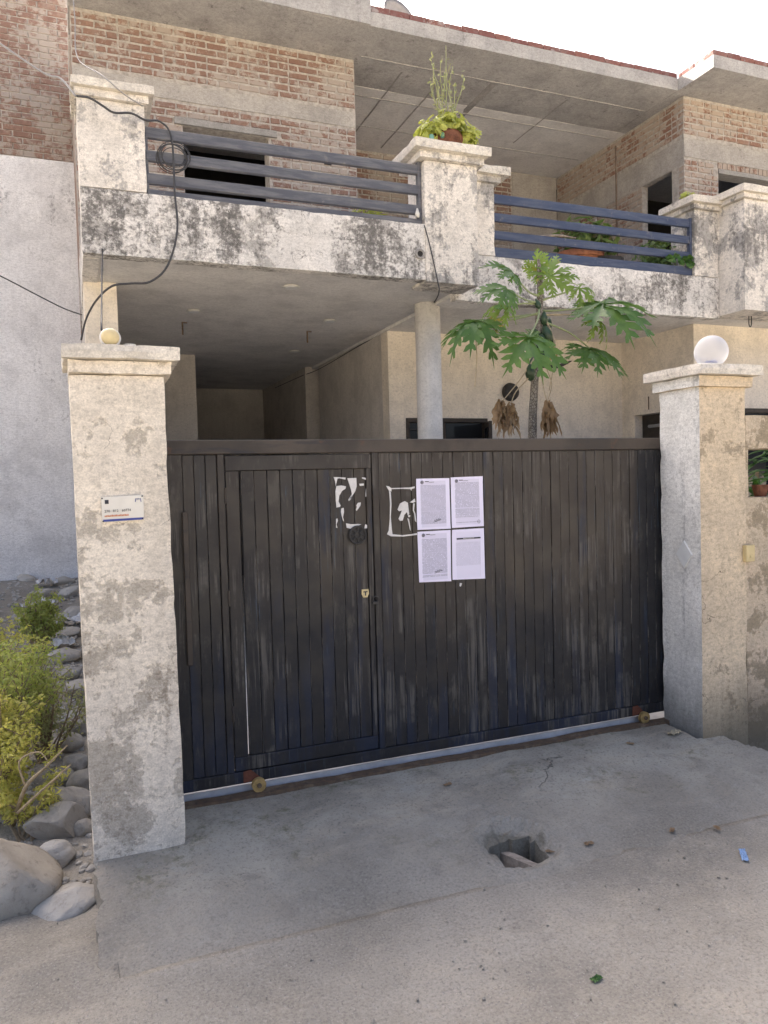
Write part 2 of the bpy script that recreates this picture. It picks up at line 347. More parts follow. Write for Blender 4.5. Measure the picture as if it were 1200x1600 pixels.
def gate_mat():
    t = NT('gate paint black weathered', .5, .4); p = t.pos(); r = t.rand(); s = t.sep(p)
    rv = t.comb(t.ma('MULTIPLY', r, 13.0), 0.0, t.ma('MULTIPLY', r, 7.0)); q = t.vadd(p, rv)
    low = t.noise(p, .9, 3, .5)
    # sun-faded brown towards the upper middle leaf, old navy coat elsewhere
    fade = t.ma('MULTIPLY', t.mr(s[2], .35, 1.5), t.ma('MULTIPLY', t.mr(s[0], .3, 2.4, .45, 1.0), t.mr(s[0], 3.15, 3.40, 1, 0)))
    fade = t.ma('ADD', fade, t.ma('MULTIPLY', t.ma('SUBTRACT', low, .5), .9))
    fade = t.ma('ADD', fade, t.ma('MULTIPLY', t.ma('SUBTRACT', r, .5), .35))
    c = t.mix(t.mr(fade, .05, .95), (.0085,.0092,.0125), (.043,.034,.0265))
    navy = t.mr(t.ma('ADD', t.noise(t.vmul(q, (6,6,.9)), 1, 6, .65), t.mr(s[2], 0, 1.0, .08, -.05)), .52, .66)
    c = t.mix(t.ma('MULTIPLY', navy, .8), c, (.0075,.015,.036))
    # worn vertical scuffs: pale primer through the paint
    sc = t.noise(t.vmul(q, (55, 55, 1.6)), 1, 8, .7); pat = t.noise(p, 3.0, 5, .6)
    scm = t.ma('MULTIPLY', t.mr(sc, .48, .60), t.mr(pat, .48, .58))
    c = t.mix(t.ma('MULTIPLY', scm, .55), c, (.15,.137,.12))
    sb = t.ma('MULTIPLY', t.mr(t.noise(t.vmul(q, (70,70,2.5)), 1, 7, .7), .58, .68), t.mr(t.noise(t.vadd(p,(4,4,4)), 3.2, 4, .6), .50, .62))
    c = t.mix(t.ma('MULTIPLY', sb, .65), c, (.05,.085,.13))
    ox = t.sep(t.obj()); ew = t.mr(t.ma('ABSOLUTE', t.ma('SUBTRACT', t.ma('ABSOLUTE', ox[0]), .0312)), .0006, .0016, 1, 0)
    ew = t.ma('MULTIPLY', ew, t.mr(t.noise(t.vmul(q, (4,4,3)), 1, 5, .7), .48, .6)); c = t.mix(t.ma('MULTIPLY', ew, .75), c, (.20,.185,.17))
    bl = t.ma('MULTIPLY', t.mr(t.noise(t.vmul(q, (22,22,5)), 1, 7, .75), .52, .62), t.mr(t.noise(t.vadd(p,(7,1,2)), 2.4, 4, .6), .50, .60)); c = t.mix(t.ma('MULTIPLY', bl, .4), c, (.10,.09,.075))
    # dust
    d = t.noise(p, 11, 8, .7); c = t.mix(t.mr(d, .45, .75, 0, .15), c, (.10,.09,.075))
    rough = t.mr(t.noise(p, 6, 6, .6), .3, .7, .42, .68)
    return t.done(c, t.bump(t.ma('ADD', sc, t.noise(p, 50, 5, .6)), .25, .003), rough)
M['gate'] = gate_mat()
def gate_rail():
    t = NT('gate rail brown', .6, .35); p = t.pos()
    c = t.mix(t.mr(t.noise(p, 3, 6, .6), .4, .6), (.045,.037,.031), (.072,.058,.047))
    c = t.mix(t.mr(t.noise(t.vmul(p, (3, 30, 20)), 1, 8, .7), .52, .68, 0, .7), c, (.018,.02,.028))
    c = t.mix(t.mr(t.noise(p, 9, 9, .75), .60, .68, 0, .55), c, (.12,.055,.03))
    return t.done(c, t.bump(t.noise(p, 40, 6, .7), .25, .003))
M['gate_rail'] = gate_rail()
def rust():
    t = NT('rust', .9, .2); p = t.pos()
    c = t.mix(t.mr(t.noise(p, 25, 8, .7), .35, .65), (.15,.10,.065), (.095,.07,.052))
    c = t.mix(t.mr(t.noise(p, 8, 8, .7), .5, .65, 0, .6), c, (.25,.19,.13))
    return t.done(c, t.bump(t.noise(p, 90, 6, .7), .5, .004))
M['rust'] = rust()
M['redoxide'] = simple('red oxide primer', (.13,.05,.032), .8, .2, .2, 30, .2)
M['brass'] = simple('brass wheel worn', (.42,.30,.13), .5, .5, .25, 30, .2, .6)
def rail_mat(name, a, b):
    t = NT(name, .5, .4); p = t.pos()
    c = t.mix(t.mr(t.noise(t.vmul(p, (3,3,25)), 1, 8, .7), .42, .62), a, b)
    c = t.mix(t.mr(t.noise(p, 14, 9, .75), .58, .66, 0, .6), c, (.20,.19,.18))
    return t.done(c, t.bump(t.noise(p, 60, 5, .7), .2, .003))
M['rail_grey'] = rail_mat('rail grey blue faded', (.085,.088,.105), (.145,.145,.155))
M['rail_blue'] = rail_mat('rail blue', (.040,.055,.105), (.075,.090,.135))
M['painted_shade'] = simple('painted interior shade', (.045,.042,.04), .95, .1, .15, 4, .1)  # near-black colour stands in for shade in rooms and holes
M['wood_dark'] = simple('dark wood frame', (.045,.035,.028), .6, .35, .3, 14, .3)
M['grille'] = simple('window grille black', (.02,.02,.022), .5, .4, .1, 20, .1)
M['cable'] = simple('cable black', (.055,.055,.058), .6, .4, .1, 20, .05)
M['cable_grey'] = simple('cable grey', (.30,.29,.28), .6, .3, .1, 20, .05)
M['plastic_white'] = simple('plastic white aged', (.62,.60,.56), .45, .45, .08, 20, .05)
M['plastic_cream'] = simple('plastic yellowed', (.62,.50,.26), .45, .45, .08, 20, .05)
M['tile'] = simple('tile pale', (.66,.67,.66), .35, .5, .06, 20, .05)
M['terracotta'] = simple('terracotta', (.30,.13,.075), .9, .15, .3, 14, .4)
M['terracotta_dark'] = simple('terracotta dark', (.16,.07,.045), .9, .15, .45, 16, .4)
M['black_plastic'] = simple('black plastic tub', (.03,.03,.033), .6, .3, .2, 9, .2)
M['driftwood'] = simple('weathered wood', (.34,.29,.24), .9, .15, .3, 22, .4)
M['poster'] = simple('torn poster paper', (.66,.64,.62), .85, .2, .1, 30, .2)
M['plate_white'] = simple('plate enamel', (.70,.67,.60), .4, .4, .05, 10, .05)
M['ink'] = simple('ink dark', (.05,.05,.06), .7, .2, .1, 30, .05)
M['ink_blue'] = simple('ink blue', (.05,.07,.28), .5, .3, .1, 30, .05)
M['ink_orange'] = simple('ink orange', (.60,.22,.10), .6, .3, .1, 30, .05)
M['iron'] = simple('cast iron', (.035,.033,.032), .6, .4, .3, 30, .3)

def leafmat(name, a, b, trans=.35, rough=.5, dry=None):
    t = NT(name, rough, .4); p = t.pos(); r = t.rand()
    isl = t.n('ShaderNodeNewGeometry').outputs['Random Per Island']
    c = t.mix(t.ma('FRACT', t.ma('ADD', isl, r)), a, b)
    c = t.mix(t.mr(t.noise(p, 18, 5, .6), .35, .7, 0, .5), c, tuple(x*.65 for x in a))
    if dry: c = t.mix(t.mr(t.noise(p, 9, 5, .7), .60, .68), c, dry)
    t.done(c, t.bump(t.noise(p, 60, 3, .6), .15, .004))
    tr = t.n('ShaderNodeBsdfTranslucent', {'Color': t.mix(.5, c, t.mix(1.0, c, (1.6,1.7,.8,1), 'MULTIPLY'))})
    mx = t.n('ShaderNodeMixShader', {0: trans, 1: t.b.outputs[0], 2: tr.outputs[0]})
    t.t.links.new(mx.outputs[0], t.out.inputs[0]); return t.mat
M['papaya'] = leafmat('papaya leaf', (.10,.20,.055), (.15,.25,.07), .42, .4)
M['papaya_light'] = leafmat('papaya leaf young', (.19,.30,.06), (.24,.33,.08), .45, .45, dry=(.35,.26,.06))
M['petiole'] = simple('petiole pale green', (.27,.31,.16), .6, .3, .2, 14, .1)
M['petiole_dry'] = simple('petiole dry', (.42,.35,.25), .8, .2, .2, 14, .2)
M['dryleaf'] = leafmat('dry leaf', (.30,.195,.115), (.42,.29,.17), .2, .8)
M['fruit'] = simple('papaya fruit green', (.03,.06,.028), .4, .45, .25, 12, .1)
def trunkmat():
    t = NT('papaya trunk', .9, .15); p = t.pos()
    v = t.vor(t.vmul(p, (1,1,.7)), 62, 'DISTANCE_TO_EDGE'); c = t.mix(t.mr(v, .04, .18), (.12,.10,.085), (.33,.30,.26))
    c = t.mix(t.mr(t.noise(p, 20, 6, .7), .45, .7, 0, .6), c, (.13,.115,.095))
    return t.done(c, t.bump(v, .6, .01))
M['trunk'] = trunkmat()
M['succulent'] = leafmat('pot plant leaf yellow green', (.44,.48,.11), (.56,.56,.17), .35, .5)
M['stalk'] = leafmat('stalk green grey', (.34,.37,.19), (.42,.42,.24), .2, .6)
M['shrub_a'] = leafmat('sunlit yellow green leaf', (.52,.52,.14), (.66,.58,.22), .5, .6)  # shrub leaf colours raised: sunlight on the plot is put into them
M['shrub_b'] = leafmat('sunlit mid green leaf', (.34,.40,.12), (.50,.50,.18), .5, .6)
M['shrub_c'] = leafmat('sunlit grey green leaf', (.34,.36,.18), (.46,.44,.25), .45, .65)
M['twig'] = simple('twig', (.27,.21,.14), .9, .15, .25, 25, .3)
M['twig_dry'] = simple('dry branch', (.38,.30,.19), .9, .15, .25, 25, .3)
M['croton'] = leafmat('garden plant leaf', (.05,.13,.03), (.10,.20,.05), .3, .4)
M['fern'] = leafmat('balcony plant leaf', (.11,.19,.055), (.20,.27,.08), .38, .5)
def rockmat(name, a, b):
    t = NT(name, .93, .15); p = t.pos(); r = t.rand()
    c = t.mix(t.mr(t.noise(p, 3.5, 8, .65), .35, .65), a, b); c = t.mix(t.ma('MULTIPLY', r, .45), c, tuple(x*.55 for x in a))
    c = t.mix(t.mr(t.noise(p, 22, 8, .7), .52, .7, 0, .6), c, tuple(x*.5 for x in a))
    return t.done(c, t.bump(t.ma('ADD', t.noise(p, 11, 8, .7), t.ma('MULTIPLY', t.noise(p, 70, 5, .7), .4)), .8, .015))
M['rock'] = rockmat('field stone', (.36,.335,.295), (.49,.46,.41))
M['rock_pale'] = rockmat('pale concrete lump', (.46,.425,.37), (.58,.54,.48))
M['lump'] = rockmat('weathered concrete lump', (.30,.265,.215), (.42,.375,.31))
M['rock_brown'] = rockmat('brown stone', (.27,.22,.165), (.35,.295,.23))
M['bag'] = simple('plastic bag dusty white', (.58,.57,.56), .5, .3, .15, 20, .3)
M['wrapper_blue'] = simple('wrapper blue', (.22,.34,.55), .4, .4, .15, 30, .2)
M['packet'] = simple('packet tan', (.45,.38,.26), .6, .3, .3, 40, .3)

# ==================================================================  GROUND
def smooth(a, b, x): t = max(0, min(1, (x-a)/(b-a))); return t*t*(3-2*t)
def ground_z(x, y, solid=False):
    z = -.15 + .010*nz((x,y,0), 1.6) + .004*nz((x,y,0), 7) + .0025*nz((x,y,0), 21)
    if x < .2 and y > 2.9:      # vacant plot on the left rises to the back
        pl = -.20 + .055*(y-3.4) if y < 5 else -.112 + .092*(y-5)
        pl = min(pl, .46) + .05*nz((x,y,3), 1.3) + .03*nz((x,y,3), 4) + .012*nz((x,y,3), 11)
        k = smooth(3.0, 3.6, y)*smooth(.16, -.02, x); z = z*(1-k)+pl*k
    if x > 3.2 and y > 2.6:     # washed-out gutter beside the apron on the right
        k = smooth(3.35, 3.75, x)*smooth(2.7, 3.2, y); z -= .09*k
    if y > 3.97 and x > .16: z = min(z, -.3)
    if not solid and .10 < x < 3.34 and 2.88 < y < 3.98: z = -.62
    return z
def axis(lo, fine0, fine1, hi, d):
    a = []; x = fine0; s = d
    while x > lo: s *= 1.45; x -= s; a.append(x)
    a = a[::-1]; n = int((fine1-fine0)/d); a += [fine0+d*i for i in range(n+1)]
    x = a[-1]; s = d
    while x < hi: s *= 1.45; x += s; a.append(x)
    return a
xs = axis(-160, -1.3, 4.6, 160, .036); ys = axis(-160, 1.3, 6.4, 160, .036)
g = MB(); nx = len(xs)
g.v = [(x, y, ground_z(x, y)) for y in ys for x in xs]
g.f = [(j*nx+i, j*nx+i+1, (j+1)*nx+i+1, (j+1)*nx+i) for j in range(len(ys)-1) for i in range(nx-1)]
structure(g.build('ground', M['ground'], smooth=True))

# apron: sloping concrete slab with a broken drain opening
HX, HY = 1.84, 3.06
def front_edge(x): return 2.66 + .13*math.sin(x*1.9+.5) + .09*nz((x,0,5), 2.3) + .05*nz((x,0,5), 6) + .02*nz((x,0,5), 15) - .16*smooth(.9, 0, x)*0
def apron_z(x, y):
    t = smooth(3.85, 2.55, y); z = -.012 - .125*t - .02*smooth(3.8, 3.3, y)
    z += .010*nz((x,y,1), 1.7) + .007*nz((x,y,1), 5) + .003*nz((x,y,1), 17)
    fx = .27 + .01*x
    z -= .05*smooth(.15, 0, abs(y-front_edge(x)))*0
    # crater round the hole
    d = math.hypot((x-HX)/.20, (y-HY)/.20) + .30*nz((x,y,9), 7) + .16*nz((x,y,9), 19)
    z += .016*smooth(1.5, 1.0, d)*smooth(.6, 1.0, d)
    z -= (.030 + .02*nz((x,y,8), 16) + .015*nz((x,y,8), 34))*smooth(1.0, .55, d)
    if abs(x-HX+.01) < .105+.03*nz((x,y,2),12) and abs(y-HY+.045) < .095+.03*nz((x,y,4),12): z -= .32
    return z
ap = MB(); d = .024; x0a, x1a, y0a, y1a = .012, 4.05, 2.35, 3.93
nxa = int((x1a-x0a)/d)+1; nya = int((y1a-y0a)/d)+1; keep = {}
def inside(x, y):
    if y < front_edge(x) - .02: return False
    if x > 3.46:                        # rounded, broken right end
        return y < 3.60 and (x-3.46) < .34*math.sqrt(max(0, 1-((y-2.95)/.75)**2)) + .05*nz((x,y,6), 5) if y < 3.60 else False
    return True
def vid(i, j):
    k = (i, j)
    if k not in keep:
        x = x0a+i*d + .004*nz((i,j,0), .7) + (.03*nz((0,j,4),.13)+.02*nz((0,j,4),.5) if i == 0 else 0); y = y0a+j*d; keep[k] = len(ap.v)
        z = apron_z(x, y)
        e = y - front_edge(x); z = z if e > .42 else z*smooth(0,.42,e) + (ground_z(x,y,True)-.012)*(1-smooth(0,.42,e))
        ap.v.append((x, y, z))
    return keep[k]
cells = set()
for i in range(nxa-1):
    for j in range(nya-1):
        if inside(x0a+(i+.5)*d, y0a+(j+.5)*d): cells.add((i,j))
for (i,j) in cells: ap.f.append((vid(i,j), vid(i+1,j), vid(i+1,j+1), vid(i,j+1)))
low = {}
def lid(i, j):
    if (i,j) not in low:
        v = ap.v[vid(i,j)]; low[(i,j)] = len(ap.v); ap.v.append((v[0], v[1], min(v[2]-.02, -.42)))
    return low[(i,j)]
for (i,j) in cells:
    for (di,dj,a,b) in ((-1,0,(i,j+1),(i,j)),(1,0,(i+1,j),(i+1,j+1)),(0,-1,(i,j),(i+1,j)),(0,1,(i+1,j+1),(i,j+1))):
        if (i+di,j+dj) not in cells: ap.f.append((vid(*b), vid(*a), lid(*a), lid(*b)))
structure(ap.build('apron', M['apron'], smooth=False))
# yard behind the gate + threshold
y_ = MB(); y_.box(.12, 14, 4.02, 15, -.4, -.035); structure(y_.build('yard_floor', M['yard']))
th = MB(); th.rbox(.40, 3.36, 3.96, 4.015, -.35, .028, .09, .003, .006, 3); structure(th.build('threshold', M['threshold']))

# rusty track the gate runs on
tr = MB(); tr.rbox(.40, 3.62, 3.865, 3.935, -.06, .004, .05, .004, .006, 4)
tag(tr.build('gate_track', M['rust']), 'rusty steel rail along the ground under the sliding gate', 'track')

# ==================================================================  GATE
gate = thing('sliding_gate', 'dark weathered slatted metal gate with a wicket door between two pillars', 'gate', (2.0, 3.95, 0.0))
def gp(mb, name, mat, parent=None, smooth=False): return P(gate, mb.build(name, mat, None, smooth)) if parent is None else mb.build(name, mat, parent, smooth)
GB, GT = .047, 1.835
b = MB(); b.cbox(.30, 3.72, 3.925, 3.975, 1.762, GT, .004); gp(b, 'top_rail', M['gate_rail'])
b = MB(); b.cbox(.30, 3.72, 3.925, 3.975, GB, .108, .003); gp(b, 'bottom_rail', M['gate'])
for (a, c) in ((.30, .488), (.662, .697), (1.508, 1.545), (3.60, 3.72)):
    b = MB(); b.cbox(a, c, 3.927, 3.973, .1085, 1.7615, .003); gp(b, 'stile', M['gate'])
b = MB(); b.cbox(.478, .505, 3.905, 3.9265, .70, 1.475, .003); gp(b, 'guide_strip', M['gate_rail'])
for z in (.62, 1.20):
    b = MB(); b.box(1.546, 3.599, 3.958, 3.972, z, z+.04); gp(b, 'brace', M['gate'])
bs = MB(); bs.box(1.547, 3.598, 3.953, 3.957, .109, 1.761); gp(bs, 'backing_sheet', M['gate'])
bs = MB(); bs.box(.489, .661, 3.953, 3.957, .109, 1.761); gp(bs, 'backing_sheet', M['gate'])
def slat_mesh(wd, h, k):
    mb = MB(); mb.cbox(-wd/2, wd/2, -.006, .006, 0, h, .0018)
    for i, v in enumerate(mb.v):
        mb.v[i] = (v[0]*(1-.004*k), v[1]+.0012*math.sin(k*2.1+v[2]*3), v[2])
    return mb.mesh('slat')
pitch = .0660; vars_ = [slat_mesh(pitch-.0028, 1.649, k) for k in range(4)]
for me in vars_: me.materials.append(M['gate'])
gate_slats = []
def place_slats(x0, x1, z0, meshes, parent, y):
    n = max(1, round((x1-x0)/pitch)); p = (x1-x0)/n
    for i in range(n):
        o = bpy.data.objects.new('slat', rnd.choice(meshes)); COL.objects.link(o)
        loc = Vector((x0+p*(i+.5), y+rnd.uniform(-.0018,.0018), z0))
        o.scale = (p/pitch, 1, 1); o.rotation_euler = (0, rnd.uniform(-.0006,.0006), rnd.uniform(-.012,.012)); o.location = loc
        if parent is gate: P(gate, o)
        else: o.parent = parent
place_slats(.49, .660, .1095, vars_, gate, 3.944)
place_slats(1.547, 3.598, .1095, vars_, gate, 3.944)
# wicket door (own part with its own slats)
dz0, dz1, dx0, dx1 = .113, 1.754, .703, 1.501
b = MB(); b.cbox(dx0, dx1, 3.928, 3.970, dz1-.078, dz1, .003); door = gp(b, 'wicket_door', M['gate']); door['label'] = 'narrow hinged door cut into the gate'
def dpart(mb, name, mat, smooth=False):
    o = mb.build(name, mat, None, smooth); o.parent = door; o.matrix_parent_inverse = Matrix.Identity(4); return o
b = MB(); b.cbox(dx0, dx1, 3.9285, 3.9695, dz0, dz0+.072, .003); dpart(b, 'door_rail', M['gate'])
for (a, c) in ((dx0, dx0+.068), (dx1-.030, dx1)):
    b = MB(); b.cbox(a, c, 3.929, 3.969, dz0+.0725, dz1-.0785, .003); dpart(b, 'door_stile', M['gate'])
b = MB(); b.box(dx0+.078, dx1-.031, 3.953, 3.957, dz0+.073, dz1-.079); dpart(b, 'backing_sheet', M['gate'])
dvars = [slat_mesh(pitch-.0028, dz1-dz0-.152, k) for k in range(4)]
for me in dvars: me.materials.append(M['gate'])
place_slats(dx0+.079, dx1-.031, dz0+.0735, dvars, door, 3.944)
# knocker boss, lock plate, latch, hinges
def ring(mb, c, r, t, sides=24, tilt=None):
    pts = [(c[0]+r*math.cos(2*math.pi*i/sides), c[1], c[2]+r*math.sin(2*math.pi*i/sides)) for i in range(sides+1)]
    mb.tube(pts, t, 6, 1)
kc = at(559, 836, 3.925); b = MB(); ring(b, (kc.x, 3.924, kc.z), .047, .006); ring(b, (kc.x, 3.924, kc.z), .017, .005)
for i in range(8):
    a = i*math.pi/4; b.tube([(kc.x+.014*math.cos(a), 3.924, kc.z+.014*math.sin(a)), (kc.x+.047*math.cos(a), 3.926, kc.z+.047*math.sin(a))], .005, 6, 1)
b.lathe([(.052,0),(.052,.006),(.046,.008)], (kc.x, 3.937, kc.z), 24, Matrix.Rotation(R_(90), 3, 'X')); dpart(b, 'knocker', M['iron'])
lc = at(571, 926, 3.93); b = MB()
pr = [(-.019,.018),(-.021,-.008),(-.011,-.026),(.011,-.026),(.021,-.008),(.019,.018)]
b.add([(lc.x+x, 3.930, lc.z+z) for x, z in pr]+[(lc.x+x, 3.9385, lc.z+z) for x, z in pr], [tuple(range(6))[::-1]]+[(i,(i+1)%6,(i+1)%6+6,i+6) for i in range(6)]); lp = dpart(b, 'lock_plate', M['plastic_cream'])
b = MB(); b.box(lc.x-.012, lc.x+.012, 3.9275, 3.9295, lc.z+.002, lc.z+.008); b.box(lc.x-.003, lc.x+.003, 3.9275, 3.9295, lc.z-.016, lc.z+.002); dpart(b, 'keyhole', M['ink'])
hc = at(587, 936, 3.92); b = MB(); ring(b, (hc.x, 3.918, hc.z), .016, .004, 14); b.cbox(hc.x-.02, hc.x+.012, 3.915, 3.9265, hc.z-.03, hc.z-.012, .002); gp(b, 'latch', M['iron'])
for z in (.42, 1.02, 1.55):
    b = MB(); b.tube([(dx0-.004, 3.925, z-.04), (dx0-.004, 3.925, z+.04)], .006, 8, 1); gp(b, 'hinge', M['gate_rail'])
# wheels
for (px, py) in ((405, 1238), (1007, 1133)):
    c = at(px, py, 3.90); b = MB()
    b.lathe([(.030,-.012),(.037,-.012),(.037,-.006),(.027,-.004),(.027,.004),(.037,.006),(.037,.012),(.030,.012)], (c.x, 3.902, .037), 20, Matrix.Rotation(R_(90), 3, 'X'))
    wh = gp(b, 'wheel', M['brass'], smooth=False)
    b = MB(); b.lathe([(.012,0),(.012,.010),(.007,.012)], (c.x, 3.890, .037), 12, Matrix.Rotation(R_(90), 3, 'X')); hb = b.build('hub', M['rust']); hb.parent = wh
    b = MB(); b.add([(c.x-.075,3.9235,.11),(c.x-.035,3.9235,.115),(c.x+.02,3.9235,.062),(c.x-.075,3.9235,.05)], [(0,1,2,3)]); b.add([(v[0], 3.9205, v[2]) for v in b.v], [(3,2,1,0)]); gp(b, 'wheel_bracket', M['redoxide'])

# ==================================================================  NOTICES AND TORN POSTERS ON THE GATE
def paper_mat(name, seed, body=(.12,.88), dens=1.0, title=False):
    t = NT(name, .8, .25); g_ = t.gen(); s = t.sep(g_); u, v = s[0], s[2]
    line = t.ma('FRACT', t.ma('MULTIPLY', v, 46.0))
    lm = t.ma('MULTIPLY', t.mr(line, .30, .42), t.mr(line, .80, .92, 1, 0))
    words = t.noise(t.comb(t.ma('MULTIPLY', u, 42), seed, t.ma('FLOOR', t.ma('MULTIPLY', v, 46.0))), 1.0, 2, .6)
    para = t.noise(t.comb(seed, seed, t.ma('FLOOR', t.ma('MULTIPLY', v, 46.0))), .31, 1, .5)
    lm = t.ma('MULTIPLY', lm, t.mr(words, .36, .46)); lm = t.ma('MULTIPLY', lm, t.mr(para, .30, .36))
    lm = t.ma('MULTIPLY', lm, t.ma('MULTIPLY', t.mr(u, .11, .13), t.mr(u, .86, .89, 1, 0)))
    lm = t.ma('MULTIPLY', lm, t.ma('MULTIPLY', t.mr(v, body[0], body[0]+.02), t.mr(v, body[1]-.02, body[1], 1, 0)))
    grey = t.ma('MULTIPLY', t.ma('MULTIPLY', t.mr(u, .13, .15), t.mr(u, .87, .89, 1, 0)), t.ma('MULTIPLY', t.mr(v, .04, .06), t.mr(v, .94, .96, 1, 0)))
    c = t.mix(t.ma('MULTIPLY', grey, .30*dens), (.80,.76,.90), (.45,.43,.53))
    c = t.mix(t.ma('MULTIPLY', lm, .62*dens), c, (.14,.14,.18))
    return t.done(c, t.bump(t.noise(t.pos(), 9, 3, .5), .1, .004))
notices = [ # top-left, top-right, bottom-right, bottom-left in photo pixels
 ('first printed notice, upper sheet beside the torn poster, with round logo and signature', [(650,748),(702,747),(704,826),(652,828)], 1.1, (.10,.88), 1.0, True),
 ('printed notice with round logo, upper sheet farther from the wicket door', [(704,746),(754,744),(756,822),(706,825)], 4.7, (.08,.90), 1.0, True),
 ('printed notice with round logo and signature, lower sheet of the four', [(652,831),(704,828),(705,908),(655,910)], 8.3, (.10,.86), 1.0, True),
 ('whiter notice with a dark title bar, lower sheet of the four', [(706,828),(756,825),(758,904),(707,906)], 12.9, (.28,.76), .55, False)]
for i, (lab, q, sd_, body, dens, logo) in enumerate(notices):
    p = [at(x, y, 3.9325) for x, y in q]; mb = MB(); N = 8; cen = sum(p, Vector())/4
    for j in range(N+1):
        for k in range(N+1):
            a = p[3].lerp(p[2], k/N); c = p[0].lerp(p[1], k/N); v = a.lerp(c, j/N)
            v.y = 3.9330 - .0018*abs(nz((v.x*6, v.z*6, i), 1)) - (.004 if (j in (0,N) and k in (0,N)) else 0)*rnd.random(); mb.v.append(tuple(v))
    mb.f = [(j*(N+1)+k, j*(N+1)+k+1, (j+1)*(N+1)+k+1, (j+1)*(N+1)+k) for j in range(N) for k in range(N)]
    o = tag(mb.build('notice', paper_mat('printed sheet', sd_, body, dens), None, True), lab, 'notice', 'four printed notices pasted on the gate')
    def on(u, v): a = p[3].lerp(p[2], u); c = p[0].lerp(p[1], u); r_ = a.lerp(c, v); r_.y = 3.9295; return r_
    if logo:
        e = MB(); c = on(.17, .925); ring(e, c, .0085, .0013, 16); ring(e, c, .0040, .0014, 12); e.box(c.x+.018, c.x+.042, 3.929, 3.930, c.z+.002, c.z+.006); e.box(c.x+.044, c.x+.075, 3.929, 3.930, c.z-.001, c.z+.001)
        P_ = e.build('letterhead', M['ink']); P_.parent = o
        if i != 1:
            c = on(.60, .16 if i == 0 else .19); e = MB(); e.tube([(c.x-.02+.004*k, 3.9298, c.z+.007*math.sin(k*1.9)+.0012*k) for k in range(11)], .0008, 5, 3); e.tube([(c.x-.025, 3.9298, c.z-.006), (c.x+.028, 3.9298, c.z+.008)], .0007, 5, 1); s_ = e.build('signature', M['ink']); s_.parent = o
        else:
            c = on(.84, .10); e = MB(); ring(e, c, .009, .0008, 16); s_ = e.build('stamp', M['ink']); s_.parent = o
    else:
        a = on(.14, .80); c = on(.88, .805); e = MB(); e.box(a.x, c.x, 3.929, 3.9302, a.z, a.z+.0085); s_ = e.build('title_bar', M['ink']); s_.parent = o
        e = MB(); a = on(.5, .804)
        for k in range(10): e.box(a.x-.035+.0075*k, a.x-.0300+.0075*k, 3.9282, 3.9288, a.z+.002, a.z+.0062)
        s_ = e.build('title_lettering', M['poster']); s_.parent = o
# torn remnants of posters: irregular flakes
def flake(mb, pts, Y=3.9335):
    w3 = [at(x, y, Y) for x, y in pts]; n = len(w3)
    c = sum(w3, Vector())/n; vs = [tuple(v) for v in w3] + [(v.x, 3.938, v.z) for v in w3]
    mb.add(vs, [tuple(range(n))] + [(i, i+n, (i+1)%n+n, (i+1)%n) for i in range(n)])
def zpix(x, y): return (480+x/3.75, 720+y/3.75)
f1 = [[(155,95),(225,98),(224,110),(205,106),(190,102),(178,104),(170,135),(168,150),(164,120)],
      [(236,102),(288,100),(290,150),(282,178),(268,200),(246,234),(241,230),(262,196),(258,170),(244,128)],
      [(172,148),(200,144),(228,150),(224,164),(205,176),(188,205),(184,238),(196,262),(192,270),(172,274),(168,230),(166,180)],
      [(322,96),(345,100),(352,112),(350,205),(343,212),(342,200),(346,150),(344,112),(322,104)],
      [(305,134),(332,133),(332,145),(310,147)], [(298,246),(314,244),(312,262),(300,280),(290,294),(286,288),(292,270),(288,262)],
      [(200,280),(214,275),(216,300),(210,330),(216,355),(210,350),(202,320),(198,300)],
      [(228,366),(260,372),(300,370),(318,372),(296,382),(280,394),(255,398),(232,392)], [(340,372),(352,376),(360,396),(336,396)], [(170,340),(178,338),(180,352),(172,372),(178,394),(170,392)],[(252,214),(262,206),(256,226),(244,236)]]
po = thing('torn_poster', 'torn white poster remains above the round knocker on the wicket door', 'poster', tuple(at(548,825,3.934)), 'torn posters on the gate')
for q in f1:
    mb = MB(); flake(mb, [zpix(*a) for a in q]); P(po, mb.build('paper_scrap', M['poster']))
f2 = [[(462,146),(480,150),(492,160),(552,158),(600,156),(630,150),(630,160),(612,166),(612,176),(606,166),(556,164),(494,166),(494,180),(480,176)],
      [(480,176),(490,182),(494,250),(490,330),(496,400),(500,430),(560,436),(610,430),(644,424),(644,434),(560,444),(490,442),(468,430),(478,408),(484,340),(486,250)],
      [(545,250),(572,236),(590,246),(594,280),(598,310),(590,320),(584,300),(570,316),(560,350),(545,352),(536,340),(548,312),(556,290),(540,296),(530,286)],
      [(594,316),(606,322),(600,330),(592,330)],[(588,336),(596,340),(604,384),(606,410),(602,400)],[(630,222),(634,240),(620,246),(602,244)],[(622,250),(630,250),(626,290),(634,310),(640,360),(632,350),(628,310),(620,290)]]
po = thing('torn_poster', 'torn poster remains, a thin white outline between the wicket door and the notices', 'poster', tuple(at(628,838,3.934)), 'torn posters on the gate')
for q in f2:
    mb = MB(); flake(mb, [zpix(*a) for a in q]); P(po, mb.build('paper_scrap', M['poster']))
for q in ([(895,716),(908,718),(900,738),(893,734)],):
    mb = MB(); flake(mb, [zpix(*a) for a in q]); tag(mb.build('paper_scrap', M['poster']), 'tiny white paper scrap on the gate below the notices', 'paper scrap')

